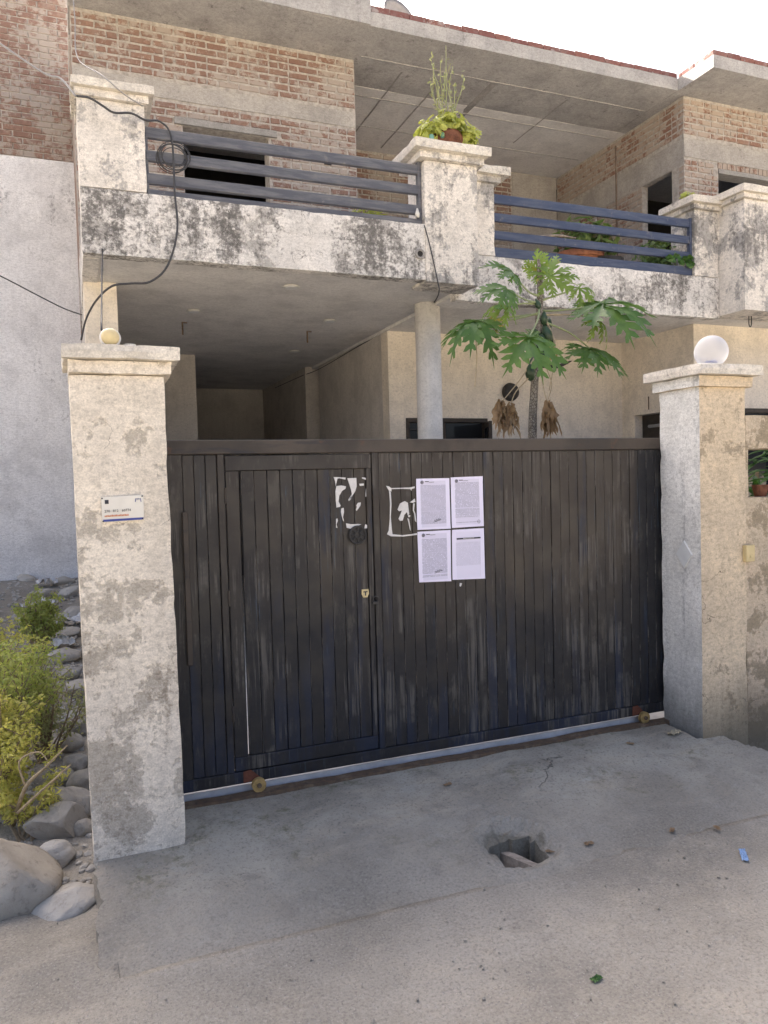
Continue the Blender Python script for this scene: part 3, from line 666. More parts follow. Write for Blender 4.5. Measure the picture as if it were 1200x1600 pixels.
# ==================================================================  GATE PILLARS
PL = thing('gate_pillar', 'cream gate pillar with cracked peeling paint and an address plate', 'pillar', (.19, 3.74, -.1))
def pp(par, mb, name, mat, smooth=False): return P(par, mb.build(name, mat, None, smooth))
def lit_faces(me, mat2, test):
    me.materials.append(mat2)
    for p in me.polygons:
        if test(p): p.material_index = 1
b = MB(); b.rbox(-.010, .388, 3.55, 3.922, -.35, 2.10, .05, .005, .014, 1)
for i, v in enumerate(b.v): b.v[i] = (v[0] - .010*(v[2]-1)*.9, v[1], v[2])
pp(PL, b, 'shaft', M['pillar_l'], True).data.shade_flat()
b = MB(); b.rbox(-.022, .412, 3.525, 3.945, 2.10, 2.158, .035, .004, .010, 2); pp(PL, b, 'cap_moulding', M['pillar_l'])
b = MB(); b.rbox(-.045, .452, 3.49, 3.98, 2.158, 2.220, .035, .005, .014, 3); pp(PL, b, 'cap', M['coping'])
PRr = thing('gate_pillar', 'beige gate pillar with a globe lamp on its cap and a diamond tile', 'pillar', (3.69, 3.75, -.1))
b = MB(); b.rbox(3.50, 3.872, 3.58, 3.922, -.45, 2.122, .05, .004, .012, 5)
o = pp(PRr, b, 'shaft', M['pillar_r']); lit_faces(o.data, M['pillar_skylit_side'], lambda p: p.normal.x < -.7)
b = MB(); b.rbox(3.472, 3.905, 3.55, 3.952, 2.122, 2.188, .035, .003, .008, 6); o = pp(PRr, b, 'cap_moulding', M['pillar_r']); lit_faces(o.data, M['pillar_skylit_side'], lambda p: p.normal.x < -.7)
b = MB(); b.rbox(3.432, 3.955, 3.505, 3.995, 2.188, 2.255, .03, .005, .014, 7); pp(PRr, b, 'cap', M['coping'])
dc = atX(1070, 866, 3.5); b = MB(); c = dc
for k, (s0, x0_) in enumerate(((.058, 3.4905),)):
    pts = [(0,.084),(s0*1.12,0),(0,-.084),(-s0*1.12,0)]
    b.add([(x0_, c.y+a, c.z+z) for a, z in pts]+[(3.502, c.y+a*1.04, c.z+z*1.04) for a, z in pts], [(0,1,2,3),(0,4,5,1),(1,5,6,2),(2,6,7,3),(3,7,4,0)])
pp(PRr, b, 'diamond_tile', M['tile'])
# globe lamp
gc_ = at(1111, 535, 3.70); gr = .101
GL = thing('globe_lamp', 'frosted white globe lamp standing on the beige gate pillar', 'lamp', (gc_.x, 3.70, 2.256))
gz0 = 2.262 + gr*.94
t = NT('frosted globe', .35, .5); t.b.inputs['Base Color'].default_value = (.80,.81,.83,1); t.b.inputs['Subsurface Weight'].default_value = 0
tr_ = t.n('ShaderNodeBsdfTransparent', {'Color': (.95,.95,.96,1)}); tl = t.n('ShaderNodeBsdfTranslucent', {'Color': (.85,.86,.88,1)})
m1 = t.n('ShaderNodeMixShader', {0: .5, 1: t.b.outputs[0], 2: tl.outputs[0]}); lw = t.n('ShaderNodeLayerWeight', {'Blend': .35})
m2 = t.n('ShaderNodeMixShader', {0: t.mr(lw.outputs['Facing'], .0, 1.0, .62, .15), 1: m1.outputs[0], 2: tr_.outputs[0]}); t.t.links.new(m2.outputs[0], t.out.inputs[0]); M['globe'] = t.mat
b = MB(); prof = [(gr*math.sin(a), -gr*math.cos(a)) for a in [R_(22+158*i/20) for i in range(20)]]+[(.002, gr)]
b.lathe(prof, (gc_.x, 3.70, gz0), 32); o = pp(GL, b, 'globe', M['globe'], True)
b = MB(); b.lathe([(.050,0),(.050,.010),(.040,.014),(.024,.016),(.022,.05),(.016,.052)], (gc_.x, 3.70, 2.2545), 24); pp(GL, b, 'lamp_holder', M['plastic_white'])
b = MB(); b.lathe([(.036,0),(.036,.012)], (gc_.x, 3.70, 2.286), 20); pp(GL, b, 'retaining_ring', M['ink_blue'])
b = MB(); b.lathe([(.054,0),(.054,.007)], (gc_.x, 3.70, 2.2545), 24); pp(GL, b, 'base_plate', M['iron'])
# old lamp on left pillar
lc = at(172, 520, 3.62); LL = thing('old_lamp', 'small yellowed round lamp on the cream gate pillar cap', 'lamp', (lc.x, 3.62, 2.222))
RX = Matrix.Rotation(R_(78), 3, 'X')
b = MB(); b.lathe([(.044,0),(.046,.012),(.040,.022)], (lc.x, 3.64, 2.270), 24, RX); pp(LL, b, 'rim', M['plastic_white'], True)
b = MB(); b.lathe([(.040,.0),(.037,.012),(.028,.022),(.014,.028),(.002,.030)], (lc.x, 3.62, 2.274), 24, RX); pp(LL, b, 'lens', M['plastic_cream'], True)
b = MB(); b.cbox(lc.x-.045, lc.x+.045, 3.60, 3.70, 2.2215, 2.236, .004); b.cbox(lc.x-.02, lc.x+.02, 3.645, 3.69, 2.236, 2.315, .004); pp(LL, b, 'bracket', M['cable_grey'])
b = MB(); b.lathe([(.02,0),(.026,.03),(.027,.034)], (lc.x+.085, 3.68, 2.2215), 16); tag(b.build('plastic_cup', M['plastic_white']), 'small pale cup behind the lamp on the cream pillar cap', 'cup')

# address plate on left pillar
q = [at(*p, 3.535) for p in ((158,777),(224,773),(225,812),(160,816))]
AP = thing('address_plate', 'small cream address plate with blue strip screwed to the gate pillar', 'sign', tuple(sum(q, Vector())/4))
b = MB(); v = [tuple(a) for a in q]; b.add(v+[(a[0], 3.5485, a[2]) for a in v], [(3,2,1,0),(0,1,5,4),(1,2,6,5),(2,3,7,6),(3,0,4,7)]); pp(AP, b, 'plate', M['plate_white'])
def pl(u, w_): a = q[3].lerp(q[2], u); c = q[0].lerp(q[1], u); return a.lerp(c, w_)
def plquad(name, u0, u1, v0, v1, mat, y=3.5335):
    b = MB(); vs = [pl(u0,v0), pl(u1,v0), pl(u1,v1), pl(u0,v1)]; b.add([(a.x, y, a.z) for a in vs]+[(a.x, y+.0012, a.z) for a in vs], [(0,1,2,3),(0,4,5,1),(1,5,6,2),(2,6,7,3),(3,7,4,0)]); return pp(AP, b, name, mat)
plquad('blue_strip', .02, .99, .01, .10, M['ink_blue'])
plquad('emblem', .08, .17, .72, .88, M['ink']); 
b = MB(); c = pl(.87, .80); b.tube([(c.x-.012, 3.533, c.z-.008), (c.x-.009, 3.533, c.z+.008), (c.x-.003, 3.533, c.z+.002), (c.x, 3.533, c.z+.009), (c.x+.003, 3.533, c.z+.002), (c.x+.009, 3.533, c.z+.008), (c.x+.012, 3.533, c.z-.008)], .0015, 5, 1); pp(AP, b, 'logo', M['ink_blue'])
def text(name, s, loc, size, mat, par, rz=0.0):
    cu = bpy.data.curves.new(name, 'FONT'); cu.body = s; cu.size = size; cu.extrude = .0004; cu.resolution_u = 2
    to = bpy.data.objects.new(name, cu); dg = bpy.context.evaluated_depsgraph_get()
    COL.objects.link(to); dg.update(); me = bpy.data.meshes.new_from_object(to.evaluated_get(bpy.context.evaluated_depsgraph_get())); bpy.data.objects.remove(to); bpy.data.curves.remove(cu)
    MX = Matrix.Translation(loc) @ Matrix.Rotation(R_(90), 4, 'X') @ Matrix.Rotation(rz, 4, 'Z'); me.transform(MX)
    me.materials.clear(); me.materials.append(mat); o = bpy.data.objects.new(name, me); COL.objects.link(o); return P(par, o)
for s_, u in (('270', .06), ('812', .26), ('60774', .47)):
    c = pl(u, .38); text('house_number', s_, (c.x, 3.5332, c.z), .0155, M['ink'], AP, .02)
c = pl(.05, .17); 
for k in range(17): 
    cc = pl(.06+.034*k, .20); plq = MB(); plq.box(cc.x, cc.x+.0042, 3.5326, 3.5338, cc.z, cc.z+.006+.001*(k%3)); pp(AP, plq, 'orange_letter', M['ink_orange'])
for (u, w_) in ((.02,.95),(.97,.95),(.02,.03),(.97,.05)):
    c = pl(u, w_); b = MB(); b.lathe([(.0035,0),(.003,.002)], (c.x, 3.5345, c.z), 8, Matrix.Rotation(R_(90),3,'X')); pp(AP, b, 'screw', M['iron'])

# ==================================================================  BOUNDARY WALL ON THE RIGHT
BW = thing('boundary_wall', 'peeling beige boundary wall with a square opening beside the gate pillar', 'wall', (5.5, 3.75, -.2))
wz1 = 1.955; ox0, ox1, oz0, oz1 = 3.898, 4.55, 1.437, 1.742
b = MB()
b.rbox(3.8725, 9, 3.586, 3.80, -.5, oz0, .07, .004, .01, 8)
b.rbox(3.8725, 9, 3.586, 3.80, oz1, wz1, .07, .004, .01, 9); pp(BW, b, 'wall', M['wall_r'])
b = MB(); b.rbox(3.8725, ox0, 3.587, 3.80, oz0+.0005, oz1-.0005, .05, .002, .003, 10); b.rbox(ox1, 9, 3.587, 3.80, oz0+.0005, oz1-.0005, .07, .003, .008, 11); pp(BW, b, 'pier', M['wall_r'])
c0 = at(1167, 864, 3.58)
SB = thing('switch_box', 'small yellowed doorbell switch box on the peeling boundary wall', 'switch', (c0.x, 3.575, c0.z-.05))
b = MB(); b.cbox(c0.x-.036, c0.x+.036, 3.548, 3.583, c0.z-.052, c0.z+.052, .005); pp(SB, b, 'box', M['plastic_cream'])
b = MB(); b.cbox(c0.x-.012, c0.x+.012, 3.542, 3.5485, c0.z-.03, c0.z-.010, .003); pp(SB, b, 'button', M['plastic_cream'])

# ==================================================================  HOUSE
H = thing('house', 'two storey house with bare brick upper floor, whitewashed balconies and open porch', 'house', (0,0,0))
def hp(mb, name, mat, parent=None, smooth=False): return mb.build(name, mat, parent or H, smooth)
SZ = 3.30                  # porch soffit height
RZ = 6.70                  # roof soffit height
# --- floor slab / porch ceiling
b = MB(); b.box(.12, 3.30, 6.10, 14.0, SZ+.035, SZ+.13); ceil_ = hp(b, 'porch_ceiling', M['soffit'])
b = MB(); b.box(3.302, 12.5, 6.42, 14.0, SZ+.002, SZ+.13); hp(b, 'porch_ceiling', M['soffit'])
for (px, py) in ((455,447),(303,485),(515,500),(460,548)):
    c = atZ(px, py, SZ+.035); b = MB(); b.lathe([(.075,0),(.078,.004),(.06,.012),(.058,.016)], (c.x, c.y, SZ+.020), 24); o = hp(b, 'ceiling_light', M['plastic_white'], ceil_)
    b = MB(); b.lathe([(.052,0),(.052,.004)], (c.x, c.y, SZ+.0165), 20); hp(b, 'diffuser', M['tile'], ceil_)
for (px, py) in ((480,517),(285,503)):
    c = atZ(px, py, SZ+.035); b = MB(); b.tube([(c.x, c.y, SZ+.04), (c.x, c.y, SZ-.10)], .009, 6, 1); b.tube([(c.x, c.y, SZ+.03), (c.x+.05, c.y, SZ+.027)], .006, 6, 1); hp(b, 'fan_hook', M['rust'], ceil_)
c = atZ(1172, 491, SZ); b = MB(); b.tube([(c.x-.015, c.y, SZ+.03), (c.x-.018, c.y, SZ-.10), (c.x, c.y, SZ-.135), (c.x+.018, c.y, SZ-.10), (c.x+.015, c.y, SZ+.03)], .006, 6, 4); hp(b, 'fan_hook', M['iron'], ceil_)
# --- balcony parapets and pillars
b = MB(); b.rbox(.10, 3.345, 6.00, 6.13, SZ+.02, 3.795, .07, .004, .012, 20); hp(b, 'parapet', M['parapet'])
b = MB(); b.rbox(.10, .57, 5.996, 6.45, 3.7955, 4.435, .06, .004, .014, 21); lpil = hp(b, 'balcony_pillar', M['parapet_pillar'])
b = MB(); b.rbox(.085, .60, 5.965, 6.49, 4.436, 4.49, .05, .003, .008, 22); hp(b, 'moulding', M['parapet_pillar'], lpil)
b = MB(); b.rbox(.06, .642, 5.925, 6.53, 4.491, 4.555, .05, .004, .012, 23); hp(b, 'coping', M['coping'], lpil)
b = MB(); b.rbox(2.845, 3.362, 5.988, 6.33, SZ+.005, 4.335, .06, .004, .014, 24); pil1 = hp(b, 'balcony_pillar', M['parapet_pillar'])
b = MB(); b.rbox(2.79, 3.41, 5.94, 6.39, 4.336, 4.395, .05, .003, .008, 25); hp(b, 'moulding', M['parapet_pillar'], pil1)
b = MB(); b.rbox(2.728, 3.455, 5.885, 6.44, 4.396, 4.475, .05, .004, .012, 26); hp(b, 'coping', M['coping'], pil1)
b = MB(); b.rbox(.10, .22, 6.131, 9.0, SZ+.02, 3.795, .1, .004, .01, 27); hp(b, 'side_parapet', M['parapet'])
# right balcony
b = MB(); b.rbox(3.30, 6.495, 6.335, 6.45, SZ-.045, 3.69, .07, .004, .012, 28); hp(b, 'parapet', M['parapet'])
b = MB(); b.rbox(3.39, 3.733, 6.334, 6.68, 3.691, 4.36, .06, .004, .012, 29); pil2 = hp(b, 'balcony_pillar', M['parapet_pillar'])
b = MB(); b.rbox(3.37, 3.79, 6.30, 6.72, 4.361, 4.42, .05, .003, .008, 30); hp(b, 'moulding', M['parapet_pillar'], pil2)
b = MB(); b.rbox(3.46, 3.868, 6.25, 6.77, 4.421, 4.50, .05, .004, .012, 31); hp(b, 'coping', M['coping'], pil2)
b = MB(); b.rbox(6.15, 6.489, 6.3345, 6.68, 3.691, 4.385, .06, .004, .012, 32); pil3 = hp(b, 'balcony_pillar', M['parapet_pillar'])
b = MB(); b.rbox(6.11, 6.489, 6.295, 6.72, 4.386, 4.435, .05, .003, .008, 33); hp(b, 'moulding', M['parapet_pillar'], pil3)
b = MB(); b.rbox(6.06, 6.489, 6.25, 6.77, 4.436, 4.51, .05, .004, .012, 34); hp(b, 'coping', M['coping'], pil3)
b = MB(); b.rbox(6.49, 12.5, 6.00, 6.45, SZ-.02, 4.42, .08, .004, .012, 35); bay = hp(b, 'bay_parapet', M['parapet_pillar'])
b = MB(); b.rbox(6.45, 12.5, 5.965, 6.50, 4.421, 4.47, .08, .003, .008, 36); hp(b, 'moulding', M['parapet_pillar'], bay)
b = MB(); b.rbox(6.41, 12.5, 5.925, 6.54, 4.471, 4.545, .08, .004, .012, 37); hp(b, 'coping', M['coping'], bay)
# small round drain spout near the pillar: hole shade painted as a dark disc
c = at(656, 397, 6.0); b = MB(); ring(b, (c.x, 5.996, c.z), .035, .012, 14); dsp = hp(b, 'drain_spout', M['concrete']); b = MB(); b.lathe([(.034,0),(.034,.02)], (c.x, 6.012, c.z), 14, Matrix.Rotation(R_(90),3,'X')); hp(b, 'spout_shade_disc', M['painted_shade'], dsp)
# --- railings
rl = MB(); rl.box(.562, .590, 6.05, 6.09, 3.80, 4.31); railL = hp(rl, 'railing', M['rail_grey'])
for (z0, z1) in ((4.228,4.308),(4.058,4.136),(3.888,3.966)):
    b = MB(); b.cbox(.572, 2.843, 6.045, 6.085, z0, z1, .004); hp(b, 'bar', M['rail_grey'], railL)
b = MB(); b.cbox(.572, 2.843, 6.03, 6.09, 3.797, 3.842, .004); hp(b, 'bottom_bar', M['rail_grey'], railL)
b = MB(); b.cbox(2.812, 2.844, 6.04, 6.09, 3.843, 4.335, .003); hp(b, 'post', M['rail_grey'], railL)
rl = MB(); rl.box(6.118, 6.149, 6.37, 6.41, 3.70, 4.30); railR = hp(rl, 'railing', M['rail_blue'])
for (z0, z1) in ((4.202,4.286),(4.032,4.110),(3.866,3.944)):
    b = MB(); b.cbox(3.734, 6.117, 6.372, 6.408, z0, z1, .004); hp(b, 'bar', M['rail_blue'], railR)
b = MB(); b.cbox(3.734, 6.117, 6.36, 6.41, 3.695, 3.785, .004); hp(b, 'bottom_bar', M['rail_blue'], railR)
# --- porch columns and ground floor walls
b = MB(); b.lathe([(.125, -.03), (.125, SZ+.034)], (3.27, 6.88, 0), 32); col_ = hp(b, 'column', M['column'], None, True)
b = MB(); b.rbox(.11, .37, 6.85, 7.2, -.1, SZ+.034, .1, .003, .006, 40); hp(b, 'porch_pier', M['house_cream'])
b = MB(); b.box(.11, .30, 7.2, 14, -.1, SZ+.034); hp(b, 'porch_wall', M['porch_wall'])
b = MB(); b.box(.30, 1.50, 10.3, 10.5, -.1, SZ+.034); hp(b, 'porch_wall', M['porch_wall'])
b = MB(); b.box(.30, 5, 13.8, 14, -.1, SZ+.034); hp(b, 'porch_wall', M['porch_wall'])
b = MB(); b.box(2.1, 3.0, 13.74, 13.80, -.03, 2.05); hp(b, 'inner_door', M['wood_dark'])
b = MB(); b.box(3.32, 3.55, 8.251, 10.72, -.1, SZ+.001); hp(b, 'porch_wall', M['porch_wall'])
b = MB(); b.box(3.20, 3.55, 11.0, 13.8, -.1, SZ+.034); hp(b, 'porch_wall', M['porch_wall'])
b = MB(); b.box(3.5505, 3.70, 8.2505, 13.9, -.1, SZ+.0012); hp(b, 'light_stop_wall', M['porch_wall'])  # unseen filler wall, added to stop light leaking into the porch
b = MB(); b.box(.10, 12.5, 14.01, 14.2, -.1, RZ); hp(b, 'added_rear_wall', M['house_cream'])  # unseen back wall, added to keep the sun out of the rooms
def wall_holes(axis, a0, a1, z0, z1, c0, c1, holes):
    """wall in the XZ (axis 'x') or YZ (axis 'y') plane with rectangular openings"""
    A = sorted({a0, a1, *[h[0] for h in holes], *[h[1] for h in holes]}); Z = sorted({z0, z1, *[h[2] for h in holes], *[h[3] for h in holes]})
    mb = MB()
    def solid(i, k):
        if i < 0 or k < 0 or i >= len(A)-1 or k >= len(Z)-1: return False
        ca, cz = (A[i]+A[i+1])/2, (Z[k]+Z[k+1])/2
        return not any(h[0] < ca < h[1] and h[2] < cz < h[3] for h in holes)
    def pt(a, c, z): return (a, c, z) if axis == 'x' else (c, a, z)
    def quad(q): mb.add([pt(*p) for p in q], [(0,1,2,3) if axis == 'x' else (3,2,1,0)])
    for i in range(len(A)-1):
        for k in range(len(Z)-1):
            if not solid(i, k): continue
            a, e, z, y = A[i], A[i+1], Z[k], Z[k+1]
            quad([(a,c0,z),(e,c0,z),(e,c0,y),(a,c0,y)]); quad([(e,c1,z),(a,c1,z),(a,c1,y),(e,c1,y)])
            if not solid(i-1,k): quad([(a,c1,z),(a,c0,z),(a,c0,y),(a,c1,y)])
            if not solid(i+1,k): quad([(e,c0,z),(e,c1,z),(e,c1,y),(e,c0,y)])
            if not solid(i,k-1): quad([(a,c1,z),(e,c1,z),(e,c0,z),(a,c0,z)])
            if not solid(i,k+1): quad([(a,c0,y),(e,c0,y),(e,c1,y),(a,c1,y)])
    return mb
# ground-floor front wall with window
w0 = at(634, 653, 8.05); w1 = at(761, 653, 8.05)
hp(wall_holes('x', 3.32, 6.58, -.1, SZ+.0015, 8.05, 8.25, [(w0.x, w1.x, 1.0, w0.z)]), 'front_wall', M['house_cream'])
wf = MB()
for (a, c, z, y) in ((w0.x, w1.x, w0.z-.05, w0.z), (w0.x, w0.x+.045, 1.0, w0.z-.05), (w1.x-.045, w1.x, 1.0, w0.z-.05), (w0.x+.45, w0.x+.50, 1.0, w0.z-.05)):
    wf.cbox(a+.001, c-.001, 8.03, 8.12, z, y-.001, .004)
win = hp(wf, 'window', M['wood_dark'])
tg = NT('window glass dark', .08, .5); tg.b.inputs['Base Color'].default_value = (.02,.022,.025,1); M['glass'] = tg.mat
b = MB(); b.box(w0.x+.046, w1.x-.046, 8.10, 8.106, 1.0, w0.z-.051); hp(b, 'pane', M['glass'], win)
for k in range(3):
    b = MB(); b.cbox(w0.x+.05, w0.x+.449, 8.06, 8.075, w0.z-.14-.12*k, w0.z-.12-.12*k, .002); hp(b, 'grille_bar', M['grille'], win)
b = MB(); b.cbox(0, .40, -.02, .02, 0, 1.2, .005); sh = hp(b, 'shutter', M['wood_dark'], win); sh.location = (w1.x-.03, 8.03, w0.z-1.26); sh.rotation_euler.z = R_(-112)
b = MB(); b.cbox(.06, .34, -.024, -.0205, .70, 1.13, .002); sp = b.build('shutter_pane', M['glass'], sh)
# round wall fan / speaker
c = at(796, 613, 8.05); b = MB(); b.lathe([(.105,0),(.112,.02),(.10,.06),(.065,.075),(.035,.065),(.03,.09),(.02,.095)], (c.x, 8.05, c.z), 28, Matrix.Rotation(R_(90),3,'X'))
WL = tag(b.build('wall_speaker', M['iron'], None, True), 'round dark grey fixture on the cream wall behind the papaya', 'wall fixture')
# right ground-floor wing: side wall with door, front wall with window
dtop = 2.35
hp(wall_holes('y', 6.81, 8.0495, -.1, SZ+.0015, 6.58, 6.78, [(7.0, 7.82, -.1, dtop)]), 'side_wall', M['house_cream'])
b = MB(); b.cbox(6.70, 6.745, 7.001, 7.819, -.03, dtop-.001, .004); dr = hp(b, 'door', M['wood_dark'])
b = MB(); b.tube([(6.66, 7.45, 2.20), (6.66, 7.65, 2.20)], .02, 8, 1); hp(b, 'door_closer', M['cable_grey'], dr)
b = MB(); b.tube([(6.572, 7.55, 2.40), (6.572, 7.55, 2.56)], .007, 6, 1); hp(b, 'bracket', M['rust'])
fz = at(1185, 638, 6.81).z
hp(wall_holes('x', 6.7805, 12.4, -.1, SZ+.0015, 6.812, 7.0, [(7.05, 8.6, 1.0, fz)]), 'wing_front_wall', M['house_cream'])
b = MB(); b.box(6.5805, 6.7803, 6.808, 6.8095, -.1, SZ+.0015); hp(b, 'wing_corner', M['house_cream'])
wf = MB()
for (a, c, z, y) in ((7.05, 8.6, fz-.05, fz), (7.05, 7.10, 1.0, fz-.05), (8.55, 8.6, 1.0, fz-.05), (7.8, 7.85, 1.0, fz-.05)): wf.cbox(a+.001, c-.001, 6.82, 6.9, z, y-.001, .004)
win2 = hp(wf, 'window', M['wood_dark']); b = MB(); b.box(7.1, 8.55, 6.87, 6.876, 1.0, fz-.051); hp(b, 'pane', M['glass'], win2)
# --- upper floor: brick walls
BRK = []         # every brick: (center, length, rot, material, parent)
def brick_face(axis, a0, a1, z0, z1, face, sign, holes, parent, bands=(), pitchx=.236, pz=.0805, mat='brick', reveal=.010):
    row = 0; z = z0; q = random.Random(int(face*100)+int(z0*10))
    while z + pz <= z1+.001:
        a = a0 - (pitchx/2 if row % 2 else 0)
        while a < a1-.02:
            lo, hi = max(a, a0), min(a+pitchx, a1)
            if row % 2 and q.random() < .35 and hi-lo > .2: segs = [(lo, lo+(hi-lo)/2), (lo+(hi-lo)/2, hi)]
            else: segs = [(lo, hi)]
            for (l, h) in segs:
                # cut by openings and bands
                cut = [(l, h)]
                for (h0, h1, hz0, hz1) in list(holes)+list(bands):
                    if z+pz*.75 > hz0 and z+pz*.25 < hz1:
                        nc = []
                        for (s0, s1) in cut:
                            if s1 <= h0 or s0 >= h1: nc.append((s0, s1))
                            else:
                                if s0 < h0: nc.append((s0, h0))
                                if s1 > h1: nc.append((h1, s1))
                        cut = nc
                for (s0, s1) in cut:
                    if s1-s0 > .05: BRK.append((axis, s0+.010, s1-.010, face, sign, z+.012, z+pz-.010, parent, mat, q.random()))
            a += pitchx
        z += pz; row += 1
wy = 8.83; bx0, bx1 = .12, 3.30
o0 = at(286, 205, wy); o1 = at(420, 215, wy); lz = o1.z
hole = (o0.x, o1.x, 3.9, lz)
WB = hp(wall_holes('x', bx0, bx1, 3.43, RZ, wy+.010, wy+.24, [hole]), 'brick_wall', M['mortar'])
bz0, bz1 = at(553, 200, wy).z, at(553, 176, wy).z
brick_face('x', bx0, bx1, 3.45, RZ-.01, wy+.010, -1, [hole], WB, [(bx0, bx1, bz0-.01, bz1+.01), (o0.x-.10, o1.x+.10, lz-.02, lz+.09)])
b = MB(); b.rbox(bx0, bx1, wy-.004, wy+.0095, bz0, bz1, .09, .004, .01, 50); hp(b, 'cement_band', M['band'], WB)
b = MB(); b.rbox(o0.x-.095, o1.x+.095, wy-.03, wy+.2, lz+.002, lz+.078, .06, .003, .006, 51); hp(b, 'lintel', M['concrete'], WB)
b = MB(); c = at(512, 251, wy); b.box(c.x-.045, c.x+.045, wy-.006, wy+.008, c.z-.05, c.z+.05); hp(b, 'putlog_shade_plate', M['painted_shade'], WB)  # flat dark plate, shade of a hole put into its colour
# return of that wall into the recess, recess back wall
hp(wall_holes('y', wy+.2402, 11.15, 3.43, RZ, 3.28, 3.06, []), 'brick_return_wall', M['brick'])
WK = hp(wall_holes('x', 3.29, 7.8, 3.43, RZ, 11.16, 11.4, []), 'brick_wall', M['mortar']); 
brick_face('x', 3.30, 7.79, 4.9, RZ-.03, 11.16, -1, [], WK, [(6.9, 7.8, 5.0, 7)], mat='brick')
b = MB(); b.rbox(6.92, 7.79, 11.148, 11.159, 4.5, RZ-.01, .1, .004, .005, 52); hp(b, 'cement_patch', M['band'], WK)
# room behind the window: its shade is put into the wall colour
b = MB(); b.box(bx0, 3.05, 12.0, 12.2, 3.43, RZ); hp(b, 'inner_wall', M['painted_shade']); b = MB(); b.box(bx0, bx0+.2, wy+.2405, 11.99, 3.43, RZ); hp(b, 'side_wall', M['brick'])
# wing
wx, wyf = 7.80, 8.20
dy0, dy1 = atX(1060, 262, wx).y, atX(1003, 290, wx).y; dzt = 5.79
WS = hp(wall_holes('y', wyf+.0105, 11.1595, 3.43, RZ, wx+.010, wx+.10, [(dy0, dy1, 3.5, dzt)]), 'brick_wall', M['mortar'])
bzA, bzB = dzt+.005, 6.14
brick_face('y', wyf+.0, 11.15, 3.45+.0805*18, RZ-.01, wx+.010, -1, [(dy0, dy1, 3.5, dzt)], WS, [(wyf, 11.2, bzA, bzB)], mat='brick_r')
b = MB(); b.rbox(wx-.003, wx+.0098, wyf+.02, 11.15, bzA, bzB, .09, .004, .008, 53); hp(b, 'cement_band', M['band'], WS)
wz0 = 5.80; wxa = at(1123, 262, wyf).x
WF = hp(wall_holes('x', wx+.002, 12.4, 3.43, RZ, wyf+.010, wyf+.24, [(wxa, 10.6, 4.3, wz0)]), 'brick_wall', M['mortar'])
brick_face('x', wx, 10.2, 3.45+.0805*18, RZ-.01, wyf+.010, -1, [(wxa, 10.6, 4.3, wz0)], WF, [(wx, 12, bzA+.09, bzB), (wxa-.08, 11, wz0-.07, wz0+.095)], mat='brick_r')
b = MB(); b.rbox(wx-.002, 12.4, wyf-.003, wyf+.0098, bzA+.095, bzB, .09, .004, .008, 54); hp(b, 'cement_band', M['band'], WF)
b = MB(); b.rbox(wxa-.004, 10.7, wyf-.01, wyf+.2, wz0-.062, wz0, .08, .003, .005, 55); hp(b, 'lintel', M['concrete'], WF)
for k in range(26):     # soldier course over the window
    x = wxa-.01+k*.083; b = None
    BRK.append(('x', x, x+.074, wyf+.010, -1, wz0+.006, wz0+.086, WF, 'brick_r', rnd.random()))
b = MB(); b.box(wx+.3, 12.4, 11.5, 11.6, 3.43, RZ); b.box(12.38, 12.4, wyf+.25, 11.5, 3.43, RZ); hp(b, 'inner_wall', M['painted_shade'])
# --- roof
b = MB(); b.rbox(.10, 7.64, 8.13, 9.4, RZ+.001, RZ+.165, .16, .004, .010, 60); rf = hp(b, 'roof_slab', M['fascia'])
b = MB(); b.box(.10, 12.6, 9.402, 16, RZ+.0015, RZ+.16); hp(b, 'roof_slab', M['soffit'])
b = MB(); b.rbox(7.642, 12.6, 7.52, 9.4, RZ+.002, RZ+.165, .16, .004, .010, 61); hp(b, 'roof_slab', M['fascia'])
# formwork board marks on the soffit: thin proud ridges of grout along the board joints
for k, (y0r, y1r, x0r, x1r) in enumerate(((8.72,8.735,3.35,7.6),(9.6,9.615,3.35,7.7),(10.4,10.412,3.35,7.7))):
    b = MB(); b.rbox(x0r, x1r, y0r, y1r, RZ-.008, RZ+.0005, .06, .004, .002, 62+k); hp(b, 'grout_ridge', M['fascia'])
for k, (x, wd, ya, yb) in enumerate(((3.95,.022,8.9,10.6),(5.15,.10,8.76,9.7),(4.5,.02,9.1,11.0),(6.35,.018,8.8,10.2))):
    b = MB(); b.rbox(x, x+wd, ya, yb, RZ-.003, RZ+.0005, .06, .006, .002, 70+k); hp(b, 'board_mark', M['concrete'])
# brick-on-edge kerb along the roof edge
def roof_bricks(a0, a1, axis, c):
    a = a0
    while a < a1:
        l = .225+rnd.uniform(-.01,.008); BRK.append(('roof', a, min(a+l, a1), c, axis, RZ+.167, RZ+.232+rnd.uniform(-.008,.010), rf, 'brick_roof', rnd.random())); a += l+.005
roof_bricks(3.26, 7.63, 'x', 8.14); roof_bricks(7.65, 11.5, 'x', 7.53); roof_bricks(7.63, 8.14, 'y', 7.655)
b = MB(); b.rbox(.10, 3.25, 8.10, 8.25, RZ+.002, RZ+.30, .12, .004, .01, 63); hp(b, 'roof_kerb', M['fascia'])
